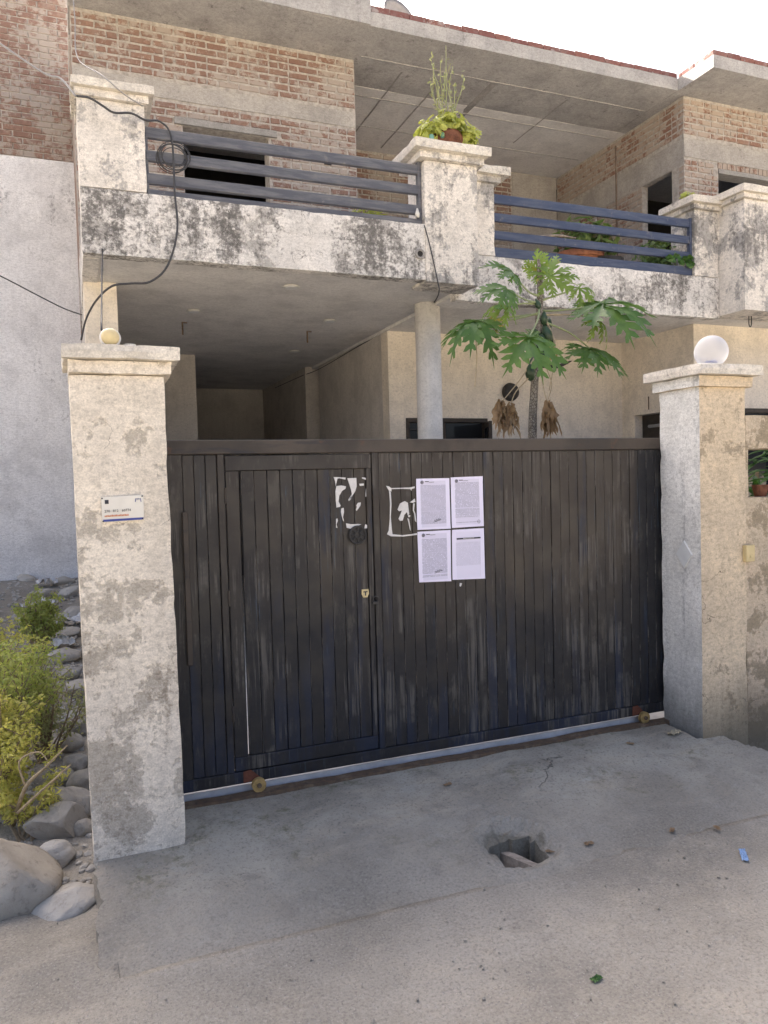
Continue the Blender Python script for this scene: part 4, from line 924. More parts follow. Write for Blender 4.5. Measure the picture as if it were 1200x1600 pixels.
# --- emit bricks: the 300 that show largest as objects, the rest joined
def bshape(l, h, k):
    mb = MB(); c = .004; q = random.Random(k*7+1); dpt = .0095
    f = [(-l/2, -h/2), (l/2, -h/2), (l/2, h/2), (-l/2, h/2)]
    jit = [(q.uniform(-.006,.006), q.uniform(-.0045,.0045)) for _ in range(8)]
    V = [(x+jit[i][0], 0.0, z+jit[i][1]) for i, (x, z) in enumerate(f)] + [(x*(1-2*c/l)+jit[i][0], -dpt+q.uniform(-.003,.002), z*(1-2*c/h)+jit[i][1]) for i, (x, z) in enumerate(f)]
    mb.add(V, [(0,1,5,4),(1,2,6,5),(2,3,7,6),(3,0,4,7),(4,5,6,7)]); return mb
def proj(p):
    dv = Vector(p)-CAM; z = dv.dot(_f); return 600+FPX*dv.dot(CR)/z, 800-FPX*dv.dot(CU)/z, z
ent = []
for e in BRK:
    if e[0] == 'x': c = ((e[1]+e[2])/2, e[3], (e[5]+e[6])/2); rot = 0.0
    elif e[0] == 'y': c = (e[3], (e[1]+e[2])/2, (e[5]+e[6])/2); rot = -math.pi/2
    else: c = ((e[1]+e[2])/2, e[3]+.06, 0) if e[4] == 'x' else (e[3]+.05, (e[1]+e[2])/2, 0); rot = 0.0
    px, py, z = proj((c[0], c[1], c[2] if e[0] != 'roof' else RZ+.2))
    vis = -20 < px < 1220 and -20 < py < 430
    ent.append((e, c, rot, (e[2]-e[1])*(1 if e[0] != 'y' else .45)/z if vis else 0))
order = sorted(range(len(ent)), key=lambda i: -ent[i][3]); single = set(order[:300]); cache = {}; rest = {}
for i, (e, c, rot, sc_) in enumerate(ent):
    l, h = e[2]-e[1], e[6]-e[5]
    if e[0] == 'roof':
        mb = MB()
        if e[4] == 'x': mb.cbox(e[1], e[2], e[3], e[3]+.11, e[5], e[6], .006)
        else: mb.cbox(e[3], e[3]+.10, e[1], e[2], e[5], e[6], .006)
        if i in single: mb.build('brick', M[e[8]], e[7])
        else: rest.setdefault((e[7].name, e[8]), MB()).add(mb.v, mb.f)
        continue
    if i in single:
        k = (round(l/.02), round(h/.01), i % 6, e[8])
        if k not in cache:
            me = bshape(round(l/.02)*.02 if l < .2 else l, h, hash(k) % 1000 if False else (k[0]*31+k[1]*7+k[2])).mesh('brick'); me.materials.append(M[e[8]]); cache[k] = (me, round(l/.02)*.02 if l < .2 else l)
        me, ml = cache[k]; o = bpy.data.objects.new('brick', me); COL.objects.link(o); o.parent = e[7]; o.location = c; o.rotation_euler.z = rot; o.scale.x = l/ml
    else:
        mb = bshape(l, h, i % 60); RM = Matrix.Rotation(rot, 3, 'Z'); cv = Vector(c)
        rest.setdefault((e[7].name, e[8]), MB()).add([RM @ Vector(v) + cv for v in mb.v], mb.f)
for (pn, mt), mb in rest.items(): stuff(mb.build('brickwork', M[mt], bpy.data.objects[pn]))
# iron rod on the balcony
p0, p1 = atX(962, 228, 7.0), atX(965, 400, 7.0); b = MB(); b.tube([(p1.x, p1.y, 3.43), tuple(p0)], .013, 8, 1)
hp(b, 'iron_pipe', M['rust'])

# satellite dish at the roof edge
c = at(612, 8, 8.6); SD = thing('satellite_dish', 'small grey dish with an antenna on the roof edge', 'dish', (c.x, 8.6, RZ+.165))
b = MB(); Rm = Matrix.Rotation(R_(40), 3, 'Y') @ Matrix.Rotation(R_(70), 3, 'X')
b.lathe([(.002,0),(.10,.012),(.18,.04),(.22,.07),(.222,.074),(.18,.046),(.10,.018),(.002,.006)], (c.x+.03, 8.55, 7.10), 28, Rm); P(SD, b.build('dish', M['cable_grey'], None, True))
b = MB(); b.tube([(c.x, 8.6, RZ+.16), (c.x, 8.6, 7.12)], .015, 8, 1); P(SD, b.build('mast', M['cable_grey']))
b = MB(); b.tube([(c.x-.16, 8.6, RZ+.16), (c.x-.14, 8.6, 7.5)], .008, 6, 1)
for k in range(4): b.tube([(c.x-.30, 8.6, 6.98+.1*k), (c.x+.02, 8.6, 7.02+.1*k)], .004, 5, 1)
P(SD, b.build('antenna', M['cable_grey']))

# ==================================================================  NEIGHBOUR
NB = thing('neighbour_building', 'tall grey washed building with bare brick above, behind the vacant plot', 'building', (-3, 11, 0))
nzt = 5.92
b = MB(); b.rbox(-7.5, .13, 11.0, 19, -.3, nzt, .5, .01, .02, 90); pp(NB, b, 'plaster_wall', M['neigh'])
b = MB(); b.box(-7.48, .125, 11.03, 19, nzt, 9.2); nw = pp(NB, b, 'upper_wall', M['mortar'])  # unseen width and height of the building extended to block the sun
mb = MB(); z = nzt+.005; row = 0
while z < 9.15:
    a = -2.6 - (.118 if row % 2 else 0)
    while a < .10:
        s = bshape(min(.224, .125-a), .068, (row*17+int(a*9)) % 60); mb.add([(v[0]+a+min(.224,.125-a)/2, v[1]+11.029, v[2]+z+.04) for v in s.v], s.f); a += .236
    z += .0805; row += 1
o = mb.build('brickwork', M['brick']); P(NB, o); stuff(o)
b = MB(); b.box(-7.7, .095, 10.9, 19.2, 9.2, 9.4); pp(NB, b, 'roof_slab', M['fascia'])

# ==================================================================  CABLES
def cable(name, label, pts, r, mat=None, sides=6, sm=5):
    b = MB(); b.tube(pts, r*.8, sides, sm); return tag(b.build(name, mat or M['cable'], None, True), label, 'cable')
cable('power_cable', 'thick black cable hanging in a loop from the balcony railing past the whitewashed parapet',
      [at(120,150,5.90), at(140,153,5.88), at(160,165,5.88), at(178,176,5.88), at(205,177,5.89), at(228,188,5.93), at(250,190,6.0), at(268,215,6.02), at(273,300,5.965), at(277,360,5.955), at(262,415,5.95), at(235,440,5.95), at(205,443,5.95), at(175,447,5.98), at(150,470,6.1), at(134,500,6.3), at(127,531,6.4)], .010)
cable('service_wire', 'thin dark wire coming in from the street to the porch pier', [at(-60,405,5.6), at(0,431,5.9), at(60,462,6.1), at(100,482,6.3), at(128,492,6.5)], .006)
cable('lamp_wire', 'straight dark wire dropping from the balcony to the small yellowed lamp', [at(160,388,5.985), at(160,400,5.90), at(159,450,5.0), (at(158,505,3.70).x, 3.70, 2.32)], .006)
cable('wall_wire', 'thin black wire running down the balcony pillar and along the porch ceiling', [at(663,352,5.975), at(672,385,5.972), at(684,440,5.972), at(686,455,6.0), atZ(680,470,3.325), atZ(660,495,3.325), atZ(640,505,3.325), atZ(600,520,3.315), atX(560,541,3.31), atX(500,576,3.31), atX(470,588,3.19), atX(430,606,3.19)], .007)
cable('overhead_wire', 'pale grey overhead wire crossing to the balcony corner pillar', [at(-40,40,6.6), at(10,75,6.4), at(70,115,6.2), at(95,123,6.1), at(118,150,5.90)], .010, M['cable_grey'])
cable('drop_wire', 'thin grey wire slanting across the balcony corner pillar cap', [at(112,-30,7.4), at(117,30,7.2), at(121,90,6.9), at(160,118,5.91), at(195,148,5.90), at(224,166,5.93)], .006, M['cable_grey'])
b = MB()
for k in range(7):
    c = at(270+rnd.uniform(-3,3), 245+rnd.uniform(-3,3), 6.02); rr = .085+.006*k; tl_ = rnd.uniform(-.25,.25)
    b.tube([(c.x+rr*math.cos(a)+.02*math.sin(a)*tl_, 6.01+.02*math.sin(a+k)+.004*k, c.z+rr*.95*math.sin(a)) for a in [2*math.pi*i/22 for i in range(23)]], .0035, 5, 1)
tag(b.build('wire_coil', M['cable'], None, True), 'coil of black wire hung on the balcony railing', 'wire coil')

# ==================================================================  PAPAYA TREE
TX, TY = 3.37, 5.2
def tp(x, y, dy=0.0): return at(x, y, TY+dy)
base = tp(830, 700); PT = thing('papaya_tree', 'papaya tree with spiky trunk, green fruit and withered hanging leaves behind the gate', 'tree', (base.x, TY, -.03))
b = MB(); tpts = [(base.x-.01, TY, -.05), (base.x-.005, TY, .8), tuple(tp(832,685)), tuple(tp(834,620)), tuple(tp(838,560)), tuple(tp(842,500)), tuple(tp(844,460)), tuple(tp(843,425)), tuple(tp(841,405))]
b.tube(tpts, [.055,.048,.034,.031,.029,.030,.026,.018,.010], 14, 6); pp(PT, b, 'trunk', M['trunk'], True)
def papaya_blade(seed, size, nl=9, droop=.35, wilt=0.0):
    """palmate leaf: pointed lobes, each with forward-swept side lobes"""
    q = random.Random(seed); mb = MB(); thin = 1-.6*wilt
    for i in range(nl):
        a = R_(-150 + 300*i/(nl-1)) + q.uniform(-.07,.07); L = size*(.60+.40*math.cos(a/2)**1.3)*q.uniform(.86,1.10)
        dr = droop*q.uniform(.7,1.5); tw = q.uniform(-.25,.25)+wilt*q.uniform(-.9,.9); cv = q.uniform(-.12,.12)
        def put(t_, w_):       # t along the lobe, w across (fractions of L)
            aa = a + cv*t_; f = t_*L*(1-.22*dr*t_); w2 = w_*L
            return Vector((math.cos(aa)*f-math.sin(aa)*w2, math.sin(aa)*f+math.cos(aa)*w2, -dr*t_*t_*L + abs(w2)*(.30-.8*wilt) + w2*tw + .02*size*math.sin(t_*6+seed+i)))
        n = 8; V = []; hw = []
        for k in range(n+1):
            t_ = k/n; w_ = (.035 + .060*math.sin(math.pi*min(1, t_*1.05)))*(1-t_**3)*thin if k < n else .002; hw.append(w_)
            V += [put(t_, -w_), put(t_, 0), put(t_, w_)]
        mb.add(V, [f for k in range(n) for f in ((k*3,k*3+3,k*3+4,k*3+1),(k*3+1,k*3+4,k*3+5,k*3+2))])
        for (tb, ln, sp) in ((.30,.20,.13),(.46,.27,.14),(.64,.22,.12),(.80,.13,.09)):
            for sd_ in (-1, 1):
                ln2 = ln*q.uniform(.7,1.2)*(1-.45*wilt); t0 = tb+q.uniform(-.03,.03); kk = min(n-1, int(t0*n)); wb = hw[kk]*.6
                base0, base1 = put(t0-sp*.55, sd_*wb), put(t0+sp*.55, sd_*wb); tip = put(t0+ln2*.75, sd_*(wb+ln2*.80)); mid0 = put(t0-sp*.25+ln2*.30, sd_*(wb+ln2*.50)); mid1 = put(t0+sp*.50+ln2*.40, sd_*(wb+ln2*.38))
                tip.z -= .10*ln2*L
                mb.add([base0, mid0, tip, mid1, base1], [(0,1,2,3,4) if sd_ < 0 else (4,3,2,1,0)])
    return mb.mesh('leaf', True)
def orient(fwd, up):
    f = Vector(fwd).normalized(); u = Vector(up); u = (u-f*u.dot(f)).normalized(); s = u.cross(f); return Matrix((f, s, u)).transposed().to_4x4()
crown = [tp(844,480), tp(845,470), tp(843,450), tp(842,430)]
leaves = [ # attach px, petiole via px, dy at leaf, forward dir, up dir, size, droop, wilt, mat, root
 ((742,502), (795,500), -.10, (-1,-.35,-.30), (-.2,-.35,1), .29, .55, 0, 'papaya', (846,488)),
 ((826,528), (840,500), -.42, (-.15,-.8,-.75), (-.1,-.85,.7), .34, .30, 0, 'papaya_mid', (843,478)),
 ((940,476), (885,484), -.25, (1,-.45,.02), (-.05,-.55,1), .40, .35, 0, 'papaya', (848,486)),
 ((922,545), (890,520), -.20, (1,-.3,-.28), (.1,-.5,1), .31, .45, 0, 'papaya', (851,503)),
 ((800,425), (825,455), -.05, (-.8,-.3,.25), (.1,-.7,.9), .23, .4, .1, 'papaya', (843,462)),
 ((792,452), (820,468), -.25, (-1,-.3,-.05), (.05,-.8,.8), .22, .5, .15, 'papaya', (845,474)),
 ((840,422), (842,445), .05, (.25,-.5,.75), (.0,-.9,.3), .16, .2, .1, 'papaya_light', (843,450)),
 ((858,432), (850,448), -.10, (.75,-.2,.45), (-.4,-.8,.5), .24, .2, .45, 'papaya_light', (844,455)),
 ((790,478), (820,474), -.15, (-1,-.2,-.35), (0,-.7,.8), .20, .7, .8, 'papaya_light', (846,476)),
 ((905,450), (880,458), -.08, (1,0,.12), (0,-.8,.6), .22, .4, .8, 'papaya_light', (845,470)),
 ((935,500), (900,492), -.2, (.8,-.2,-.5), (.3,-.7,.6), .20, .6, .85, 'papaya_light', (850,492)),
 ((868,545), (862,520), -.1, (.2,-.3,-1), (.6,-.8,.1), .15, .6, .9, 'yellow', (852,500)),
 ((772,500), (774,498), -.10, (-.1,-.3,-1), (-.6,-.8,.1), .10, .6, .8, 'yellow', (846,490)),
]
M['papaya_mid'] = leafmat('papaya leaf front', (.12,.23,.05), (.16,.27,.065), .42, .42)
M['yellow'] = leafmat('papaya leaf yellow', (.45,.36,.08), (.50,.40,.12), .3, .6)
for i, (a, via, dy, fw, up, size, dr, wl_, mt, root) in enumerate(leaves):
    A = tp(a[0], a[1], dy); me = papaya_blade(100+i, size*(1.30 if i in (0, 2, 3) else 1.18), 9 if wl_ < .5 else 7, dr, wl_); MX = Matrix.Translation(A) @ orient(fw, up); me.transform(MX)
    lf = pp_ = link('leaf', me, M[mt]); P(PT, lf)
    b = MB(); R0 = tp(root[0], root[1], -.01); b.tube([R0, tp(via[0], via[1], dy*.5), A], [.010,.007,.005], 7, 6); o = b.build('petiole', M['petiole'] if wl_ < .85 else M['petiole_dry'], None, True); o.parent = lf
b = MB(); b.tube([tp(773,500,-.1), tp(746,525,-.12), tp(745,560,-.12), tp(742,604,-.12)], [.005,.005,.004,.005], 6, 4)
pp(PT, b, 'dry_stalk', M['petiole_dry'], True)
for (px, py, dy, l) in ((838,470,-.05,.07),(852,512,-.06,.13),(858,500,.03,.12),(846,525,-.07,.12),(862,528,-.03,.10),(836,512,.02,.12),(828,572,-.06,.12),(834,558,.04,.10),(848,545,-.03,.11),(850,490,-.06,.09)):
    c = tp(px, py, dy); b = MB(); r = l*.33
    b.lathe([(.003,.02),(r*.5,0),(r*.95,-l*.3),(r,-l*.55),(r*.75,-l*.85),(.003,-l)], tuple(c), 14, Matrix.Rotation(rnd.uniform(-.25,.25),3,'X') @ Matrix.Rotation(rnd.uniform(-.3,.3),3,'Y')); pp(PT, b, 'fruit', M['fruit'], True)
b = MB(); c = tp(872, 572, -.05); b.tube([tp(838,575), tp(855,572,-.04), c, tp(893,564,-.08)], [.006,.014,.018,.004], 8, 5); pp(PT, b, 'withered_leaf', M['iron'], True)
# withered leaves hanging beside the trunk on long limp stalks
def ribbon(mb, q, top, length, wd):
    n = 9; p = Vector(top); d = Vector((q.uniform(-.25,.25), q.uniform(-.25,.25), -1)).normalized(); side = Vector((q.uniform(-1,1), q.uniform(-1,1), 0)).normalized(); V = []
    for k in range(n+1):
        t_ = k/n; w_ = wd*math.sin(math.pi*min(1, .12+t_*.85))*q.uniform(.6,1.3)
        side = (side + Vector((q.uniform(-.8,.8), q.uniform(-.8,.8), q.uniform(-.3,.3)))).normalized()
        V += [p-side*w_, p+side.cross(d)*w_*q.uniform(-.6,.6), p+side*w_]; p = p + (d+Vector((q.uniform(-.35,.35), q.uniform(-.35,.35), 0)))*length/n
    F = []
    for k in range(n):
        o = k*3; F += [(o,o+1,o+4,o+3),(o+1,o+2,o+5,o+4)]
    mb.add(V, F)
for (px, py, n, ln, sp, stalk) in ((782,628,24,.24,.030,((838,555),(815,590),(795,615),(784,628))), (798,632,26,.25,.030,((840,560),(826,590),(806,612),(798,632))), (857,630,46,.27,.036,((846,540),(846,580),(850,610),(856,632)))):
    q = random.Random(px); mb = MB()
    for k in range(n):
        t0 = tp(px+q.uniform(-5,5), py+q.uniform(-6,10), -.06+q.uniform(-.03,.03)); ribbon(mb, q, t0, ln*q.uniform(.45,1.05), .022*q.uniform(.6,1.3))
    lf = P(PT, mb.build('withered_leaf', M['dryleaf'], None, True))
    b = MB(); b.tube([tp(x, y, -.05) for x, y in stalk], [.007,.005,.004,.004], 6, 5); o = b.build('stalk', M['petiole_dry'], None, True); o.parent = lf
b = MB(); b.tube([tp(852,530,-.05), tp(853,570,-.06), tp(862,600,-.07), tp(856,625,-.06)], .004, 6, 5); b.tube([tp(858,520,-.05), tp(866,560,-.06), tp(858,610,-.07)], .0035, 6, 5); pp(PT, b, 'dry_stalk', M['petiole_dry'], True)

# ==================================================================  POTTED PLANTS
def leafquads(mb, q, c, n, rad, size, up=.5, flat=False, elong=1.0):
    for _ in range(n):
        while True:
            v = Vector((q.uniform(-1,1), q.uniform(-1,1), q.uniform(-1,1)))
            if .25 < v.length < 1: break
        p = Vector(c)+Vector((v.x*rad[0], v.y*rad[1], v.z*rad[2])); nrm = (v.normalized()+Vector((q.uniform(-.7,.7), q.uniform(-.7,.7), up+q.uniform(-.4,.6)))).normalized()
        a = nrm.orthogonal().normalized(); a = (Matrix.Rotation(q.uniform(0,6.28),3,nrm) @ a); b_ = nrm.cross(a); s = size*q.uniform(.6,1.3); l = s*elong
        mb.add([p-a*l, p-a*l*.3+b_*s*.75-nrm*s*.15, p+a*l*.5+b_*s*.55-nrm*s*.2, p+a*l, p+a*l*.5-b_*s*.55-nrm*s*.2, p-a*l*.3-b_*s*.75-nrm*s*.15], [(0,1,2,3),(0,3,4,5)] )
def blob_pot(c, r, h, name_parent, mat, prof=None):
    b = MB(); b.lathe(prof or [(r*.72,0),(r*.86,h*.5),(r*.98,h*.86),(r*1.06,h*.87),(r*1.06,h),(r*.9,h),(r*.88,h*.9)], c, 22); return pp(name_parent, b, 'pot', mat, False)
pc = at(694, 196, 6.15); PZ = 4.476
PP = thing('potted_plant', 'yellow green plant in a clay pot on top of the balcony pillar', 'potted plant', (pc.x, 6.15, PZ))
blob_pot((pc.x, 6.15, PZ), .165, .17, PP, M['terracotta_dark'], [(.10,0),(.15,.03),(.175,.09),(.165,.14),(.15,.165),(.14,.165),(.13,.15)])
q = random.Random(3)
mb = MB(); leafquads(mb, q, (pc.x, 6.15, PZ+.20), 240, (.27,.24,.11), .034, .6); leafquads(mb, q, (pc.x-.17, 6.08, PZ+.13), 110, (.13,.14,.10), .034, .6); leafquads(mb, q, (pc.x+.19, 6.08, PZ+.14), 110, (.12,.14,.10), .034, .6); leafquads(mb, q, (pc.x+.05, 6.12, PZ+.30), 70, (.14,.12,.09), .034, .6); pp(PP, mb, 'foliage', M['succulent'])
mb = MB(); ml = MB()
for k in range(11):
    dx = q.uniform(-.13,.15); h = q.uniform(.3,.62)*(1-abs(dx)*2.0) + .16; x0_ = pc.x+dx*.4+.02; pts = [(x0_, 6.15+q.uniform(-.05,.05), PZ+.2)]
    for s_ in range(1, 6): pts.append((x0_+dx*s_/5*.9+q.uniform(-.012,.012), 6.15+q.uniform(-.04,.04), PZ+.2+h*s_/5))
    mb.tube(pts, [.006,.006,.005,.005,.004,.003], 5, 3)
    for p in pts[1:]: leafquads(ml, q, p, 4, (.022,.022,.07), .009, .2, elong=1.8)
mb.tube([(pc.x+.02, 6.15, PZ+.2), (pc.x+.03, 6.15, PZ+.6), (pc.x+.035, 6.15, PZ+.95)], [.006,.005,.003], 5, 3)
pp(PP, mb, 'stems', M['stalk']); stuff(pp(PP, ml, 'shoots', M['stalk']))
b = MB(); c = at(675, 199, 5.985); b.lathe([(.02,-.02),(.022,.0),(.02,.02)], (c.x, 6.0, PZ+.06), 10); c = at(693,194,5.97); b.lathe([(.016,-.02),(.018,.0),(.016,.02)], (c.x, 5.995, PZ+.09), 10); pp(PP, b, 'painted_spot', simple('turquoise paint', (.16,.33,.28), .6, .3))
# balcony pots behind the blue railing
FL = 3.43
def balcony_plant(label, px, py, Y, pot_r, pot_h, mat, leaf_n, rad, size, lm, elong=1.0, dz=.1, group='potted plants on the balcony'):
    c = at(px, py, Y); o = thing('potted_plant', label, 'potted plant', (c.x, Y, FL), group); blob_pot((c.x, Y, FL), pot_r, pot_h, o, mat)
    q = random.Random(px); mb = MB(); leafquads(mb, q, (c.x, Y, FL+pot_h+dz), leaf_n, rad, size, .4, elong=elong); pp(o, mb, 'foliage', lm)
    mb = MB()
    for k in range(9): mb.tube([(c.x+q.uniform(-.03,.03), Y, FL+pot_h*.85), (c.x+q.uniform(-.1,.1), Y+q.uniform(-.1,.1), FL+pot_h+dz*.7), (c.x+q.uniform(-1,1)*rad[0], Y+q.uniform(-1,1)*rad[1], FL+pot_h+dz+rad[2]*q.uniform(.1,.9))], [.006,.005,.002], 5, 3)
    pp(o, mb, 'stems', M['twig']); return o
balcony_plant('wide clay pot with a sparse green plant behind the blue railing', 905, 390, 6.75, .24, .50, M['terracotta'], 170, (.32,.22,.22), .030, M['fern'], 2.4, .18)
balcony_plant('black tub with spiky green leaves beside the iron pipe on the balcony', 945, 395, 6.62, .18, .42, M['black_plastic'], 120, (.20,.16,.22), .026, M['fern'], 3.0, .16)
balcony_plant('bushy green plant at the end of the blue railing by the corner pillar', 1040, 398, 6.85, .20, .34, M['terracotta_dark'], 1000, (.42,.28,.30), .026, M['fern'], 1.2, .2)
balcony_plant('thin grassy plant on the brick side balcony behind the grey railing', 575, 320, 7.3, .16, .42, M['terracotta_dark'], 420, (.28,.20,.26), .018, M['succulent'], 3.2, .28)
c = at(1078, 405, 6.33); q = random.Random(4); mb = MB()
for (px, py) in ((1050,405),(1058,400),(1068,408),(1075,403),(1078,412),(1045,402)): leafquads(mb, q, at(px, py, 6.33), 8, (.05,.02,.03), .034, .3)
tag(mb.build('creeper', M['croton']), 'round green creeper leaves spilling through the blue railing', 'plant')
q = random.Random(9); mb = MB(); c = at(1074, 298, 6.4); leafquads(mb, q, (c.x, 6.4, 4.545), 26, (.08,.07,.035), .032, .5); tag(mb.build('weed', M['succulent']), 'small bright weed sprouting on the balcony end pillar cap', 'plant')
b = MB(); a0 = at(775,375,6.6); b.tube([at(770,378,6.62), at(835,372,6.64), at(868,380,6.62), at(905,386,6.6)], [.03,.026,.022,.012], 8, 4); b.tube([at(835,372,6.64), at(870,368,6.6), at(900,372,6.58)], [.018,.014,.006], 7, 4)
tag(b.build('dead_branch', M['driftwood'], None, True), 'pale dead branch lying behind the blue railing', 'branch')
b = MB(); c = at(931, 335, 6.7); b.tube([(c.x, 6.7, 3.9), (c.x, 6.7, 4.30)], .012, 7, 1); b.tube([(c.x-.16, 6.68, 3.85), (c.x-.08, 6.7, 4.12), (c.x-.10, 6.7, 4.24)], .008, 6, 3); tag(b.build('plant_stake', M['driftwood']), 'pale stakes standing in the balcony tub', 'stake')
# white bottle scrap on the parapet by the pillar
c = at(650, 343, 6.03); b = MB(); b.lathe([(.018,0),(.02,.03),(.012,.055),(.006,.075)], (c.x, 6.0, 3.845), 12); tag(b.build('bottle', M['plastic_white'], None, True), 'tiny white bottle on the parapet beside the balcony pillar', 'bottle')
# plant behind the opening of the boundary wall
c = at(1186, 770, 4.0); GPp = thing('potted_plant', 'glossy green plant seen through the square opening of the boundary wall', 'potted plant', (c.x+.05, 4.05, -.035))
blob_pot((c.x+.05, 4.05, -.035), .20, .30, GPp, M['terracotta']); mb = MB(); q = random.Random(5)
mb.tube([(c.x+.05,4.05,.2),(c.x+.06,4.05,.9),(c.x+.05,4.06,1.6)], [.025,.02,.012], 8, 4); pp(GPp, mb, 'stem', M['twig'], True)
mb = MB()
for k in range(150):
    p = Vector((c.x+.08+q.uniform(-.25,.4), 4.05+q.uniform(-.15,.22), q.uniform(1.05,1.9))); d = Vector((q.uniform(-1,1), q.uniform(-1,.6), q.uniform(-.3,.7))).normalized(); s = d.cross(Vector((0,0,1))).normalized(); L = q.uniform(.14,.24); w_ = L*.12
    V = []
    for j in range(5):
        t_ = j/4; cc = p+d*L*t_+Vector((0,0,-.35*L*t_*t_)); ww = w_*math.sin(math.pi*(.08+.90*t_)); V += [cc-s*ww, cc+Vector((0,0,-ww*.4)), cc+s*ww]
    mb.add(V, [f for j in range(4) for f in ((j*3,j*3+1,j*3+4,j*3+3),(j*3+1,j*3+2,j*3+5,j*3+4))])
pp(GPp, mb, 'foliage', M['croton'], True)
b = MB(); c2 = at(1184, 772, 3.72); b.lathe([(.035,0),(.05,.06),(.054,.075),(.046,.075)], (c2.x, 3.70, oz0+.001), 18); tag(b.build('clay_pot', M['terracotta_dark']), 'small clay pot on the sill of the boundary wall opening', 'pot')

# ==================================================================  VACANT PLOT: stones, rubbish, shrubs
def rock(label, px, py, Z, size, mat, seed, rot=0.0, group='stones along the plot edge', name='stone', angular=0.0, pos=None):
    c = Vector(pos) if pos else atZ(px, py, Z); me = bpy.data.meshes.new('stone'); bm = bmesh.new(); bmesh.ops.create_icosphere(bm, subdivisions=(6 if size[0] > .3 else 4), radius=1)
    q = random.Random(seed); cuts = [(Vector((q.uniform(-1,1), q.uniform(-1,1), q.uniform(-.6,1))).normalized(), q.uniform(.55,.85)) for _ in range(9)]
    for v in bm.verts:
        p = v.co.copy(); p *= 1 + .22*nz(p, 1.1, seed*3.1) + .08*nz(p, 2.7, seed) + .03*nz(p, 7, seed) + .012*nz(p, 18, seed)
        if angular:
            for n_, d_ in cuts:
                e = p.dot(n_)-d_
                if e > 0: p -= n_*e*angular
        v.co = Vector((p.x*size[0], p.y*size[1], p.z*size[2]))
    bm.to_mesh(me); bm.free(); me.shade_smooth(); me.materials.append(mat)
    o = bpy.data.objects.new(name, me); COL.objects.link(o); gz_ = ground_z(c.x, c.y); o.location = (c.x, c.y, (gz_ + size[2]*.45) if not pos else c.z); o.rotation_euler = (q.uniform(-.2,.2), q.uniform(-.2,.2), rot)
    return tag(o, label, 'stone', group)
rock('big pale concrete lump at the front of the vacant plot', 0, 0, 0, (.30,.26,.20), M['lump'], 14, .3, None, 'concrete_lump', 1.0, pos=(-.44, 3.76, -.12))
rock('flat rough stone on the ground against the cream gate pillar', 0, 0, 0, (.17,.13,.06), M['rock'], 12, .1, None, 'stone', 1.0, pos=(-.14, 3.55, -.19))
rock('tilted angular grey slab between the concrete lump and the pillar', 0, 0, 0, (.17,.13,.10), M['rock'], 13, .6, None, 'stone', 1.0, pos=(-.16, 4.22, -.10))
for i, (px, py, s_) in enumerate(((95,1252,.13),(128,1240,.07),(131,1210,.09),(118,1185,.07),(85,1300,.08),(130,1265,.05),(112,1160,.08),(125,1140,.10),(98,1205,.07))):
    rock('rounded grey boulder in the rubble beside the cream gate pillar', px, py, -.05, (s_*1.15, s_, s_*.85), M['rock'], 20+i, i*.7, 'rounded boulders beside the cream gate pillar')
for i, (px, py, s_) in enumerate(((118,1090,.11),(124,1062,.12),(110,1045,.10),(95,1030,.12),(120,1022,.09),(108,1000,.13),(118,978,.12),(88,990,.11),(112,960,.13),(100,945,.12),(70,960,.12),(45,945,.11),(80,930,.12),(118,935,.10))):
    rock('pale rubble stone on the rising ground behind the shrubs', px, py, .12, (s_*1.3, s_, s_*.6), M['rock_pale'] if i % 2 else M['rock'], 50+i, i*1.1, 'pale rubble stones at the back of the plot', angular=.6)
# small rubble nobody could count
_bm = bmesh.new(); bmesh.ops.create_icosphere(_bm, subdivisions=1, radius=1); ICV = [v.co.copy() for v in _bm.verts]; ICF = [tuple(v.index for v in f.verts) for f in _bm.faces]; _bm.free()
def chip(mb, q, c, r):
    sx, sy, sz_ = q.uniform(.7,1.3), q.uniform(.6,1.1), q.uniform(.4,.8); Rm = Matrix.Rotation(q.uniform(0,6.28), 3, 'Z') @ Matrix.Rotation(q.uniform(-.5,.5), 3, 'X')
    mb.add([Rm @ Vector((v.x*sx*r*q.uniform(.75,1.15), v.y*sy*r*q.uniform(.75,1.15), v.z*sz_*r*q.uniform(.75,1.15))) + Vector(c) for v in ICV], ICF)
mb = MB(); q = random.Random(77)
for k in range(1500):
    x = q.uniform(-1.3, .02); y = 3.6+7.3*q.random()**1.4; r = q.uniform(.006,.030)*(.7+.07*y); chip(mb, q, (x, y, ground_z(x, y)+r*.2), r)
o = tag(mb.build('rubble', M['rock']), 'loose small rubble scattered over the vacant plot', 'rubble'); stuff(o)
mb = MB(); q = random.Random(78)
for k in range(700):
    x = q.uniform(-.6, 4.4); y = q.uniform(1.5, 3.85); r = abs(q.gauss(0, .0030))+.0014
    if .0 < x < 3.5 and y > 2.75 and q.random() < .55: continue
    if math.hypot(x-HX, y-HY) < .2: continue
    z = apron_z(x, y) if (inside(x, y) and y > front_edge(x)+.3 and x > .02) else max(ground_z(x, y, True), -.2)+.004
    if x > 3.46 and y > 3.5: continue
    chip(mb, q, (x, y, z+r*.2), r)
o = tag(mb.build('grit', M['ground']), 'fine grit and pebbles strewn over the road', 'grit'); stuff(o)
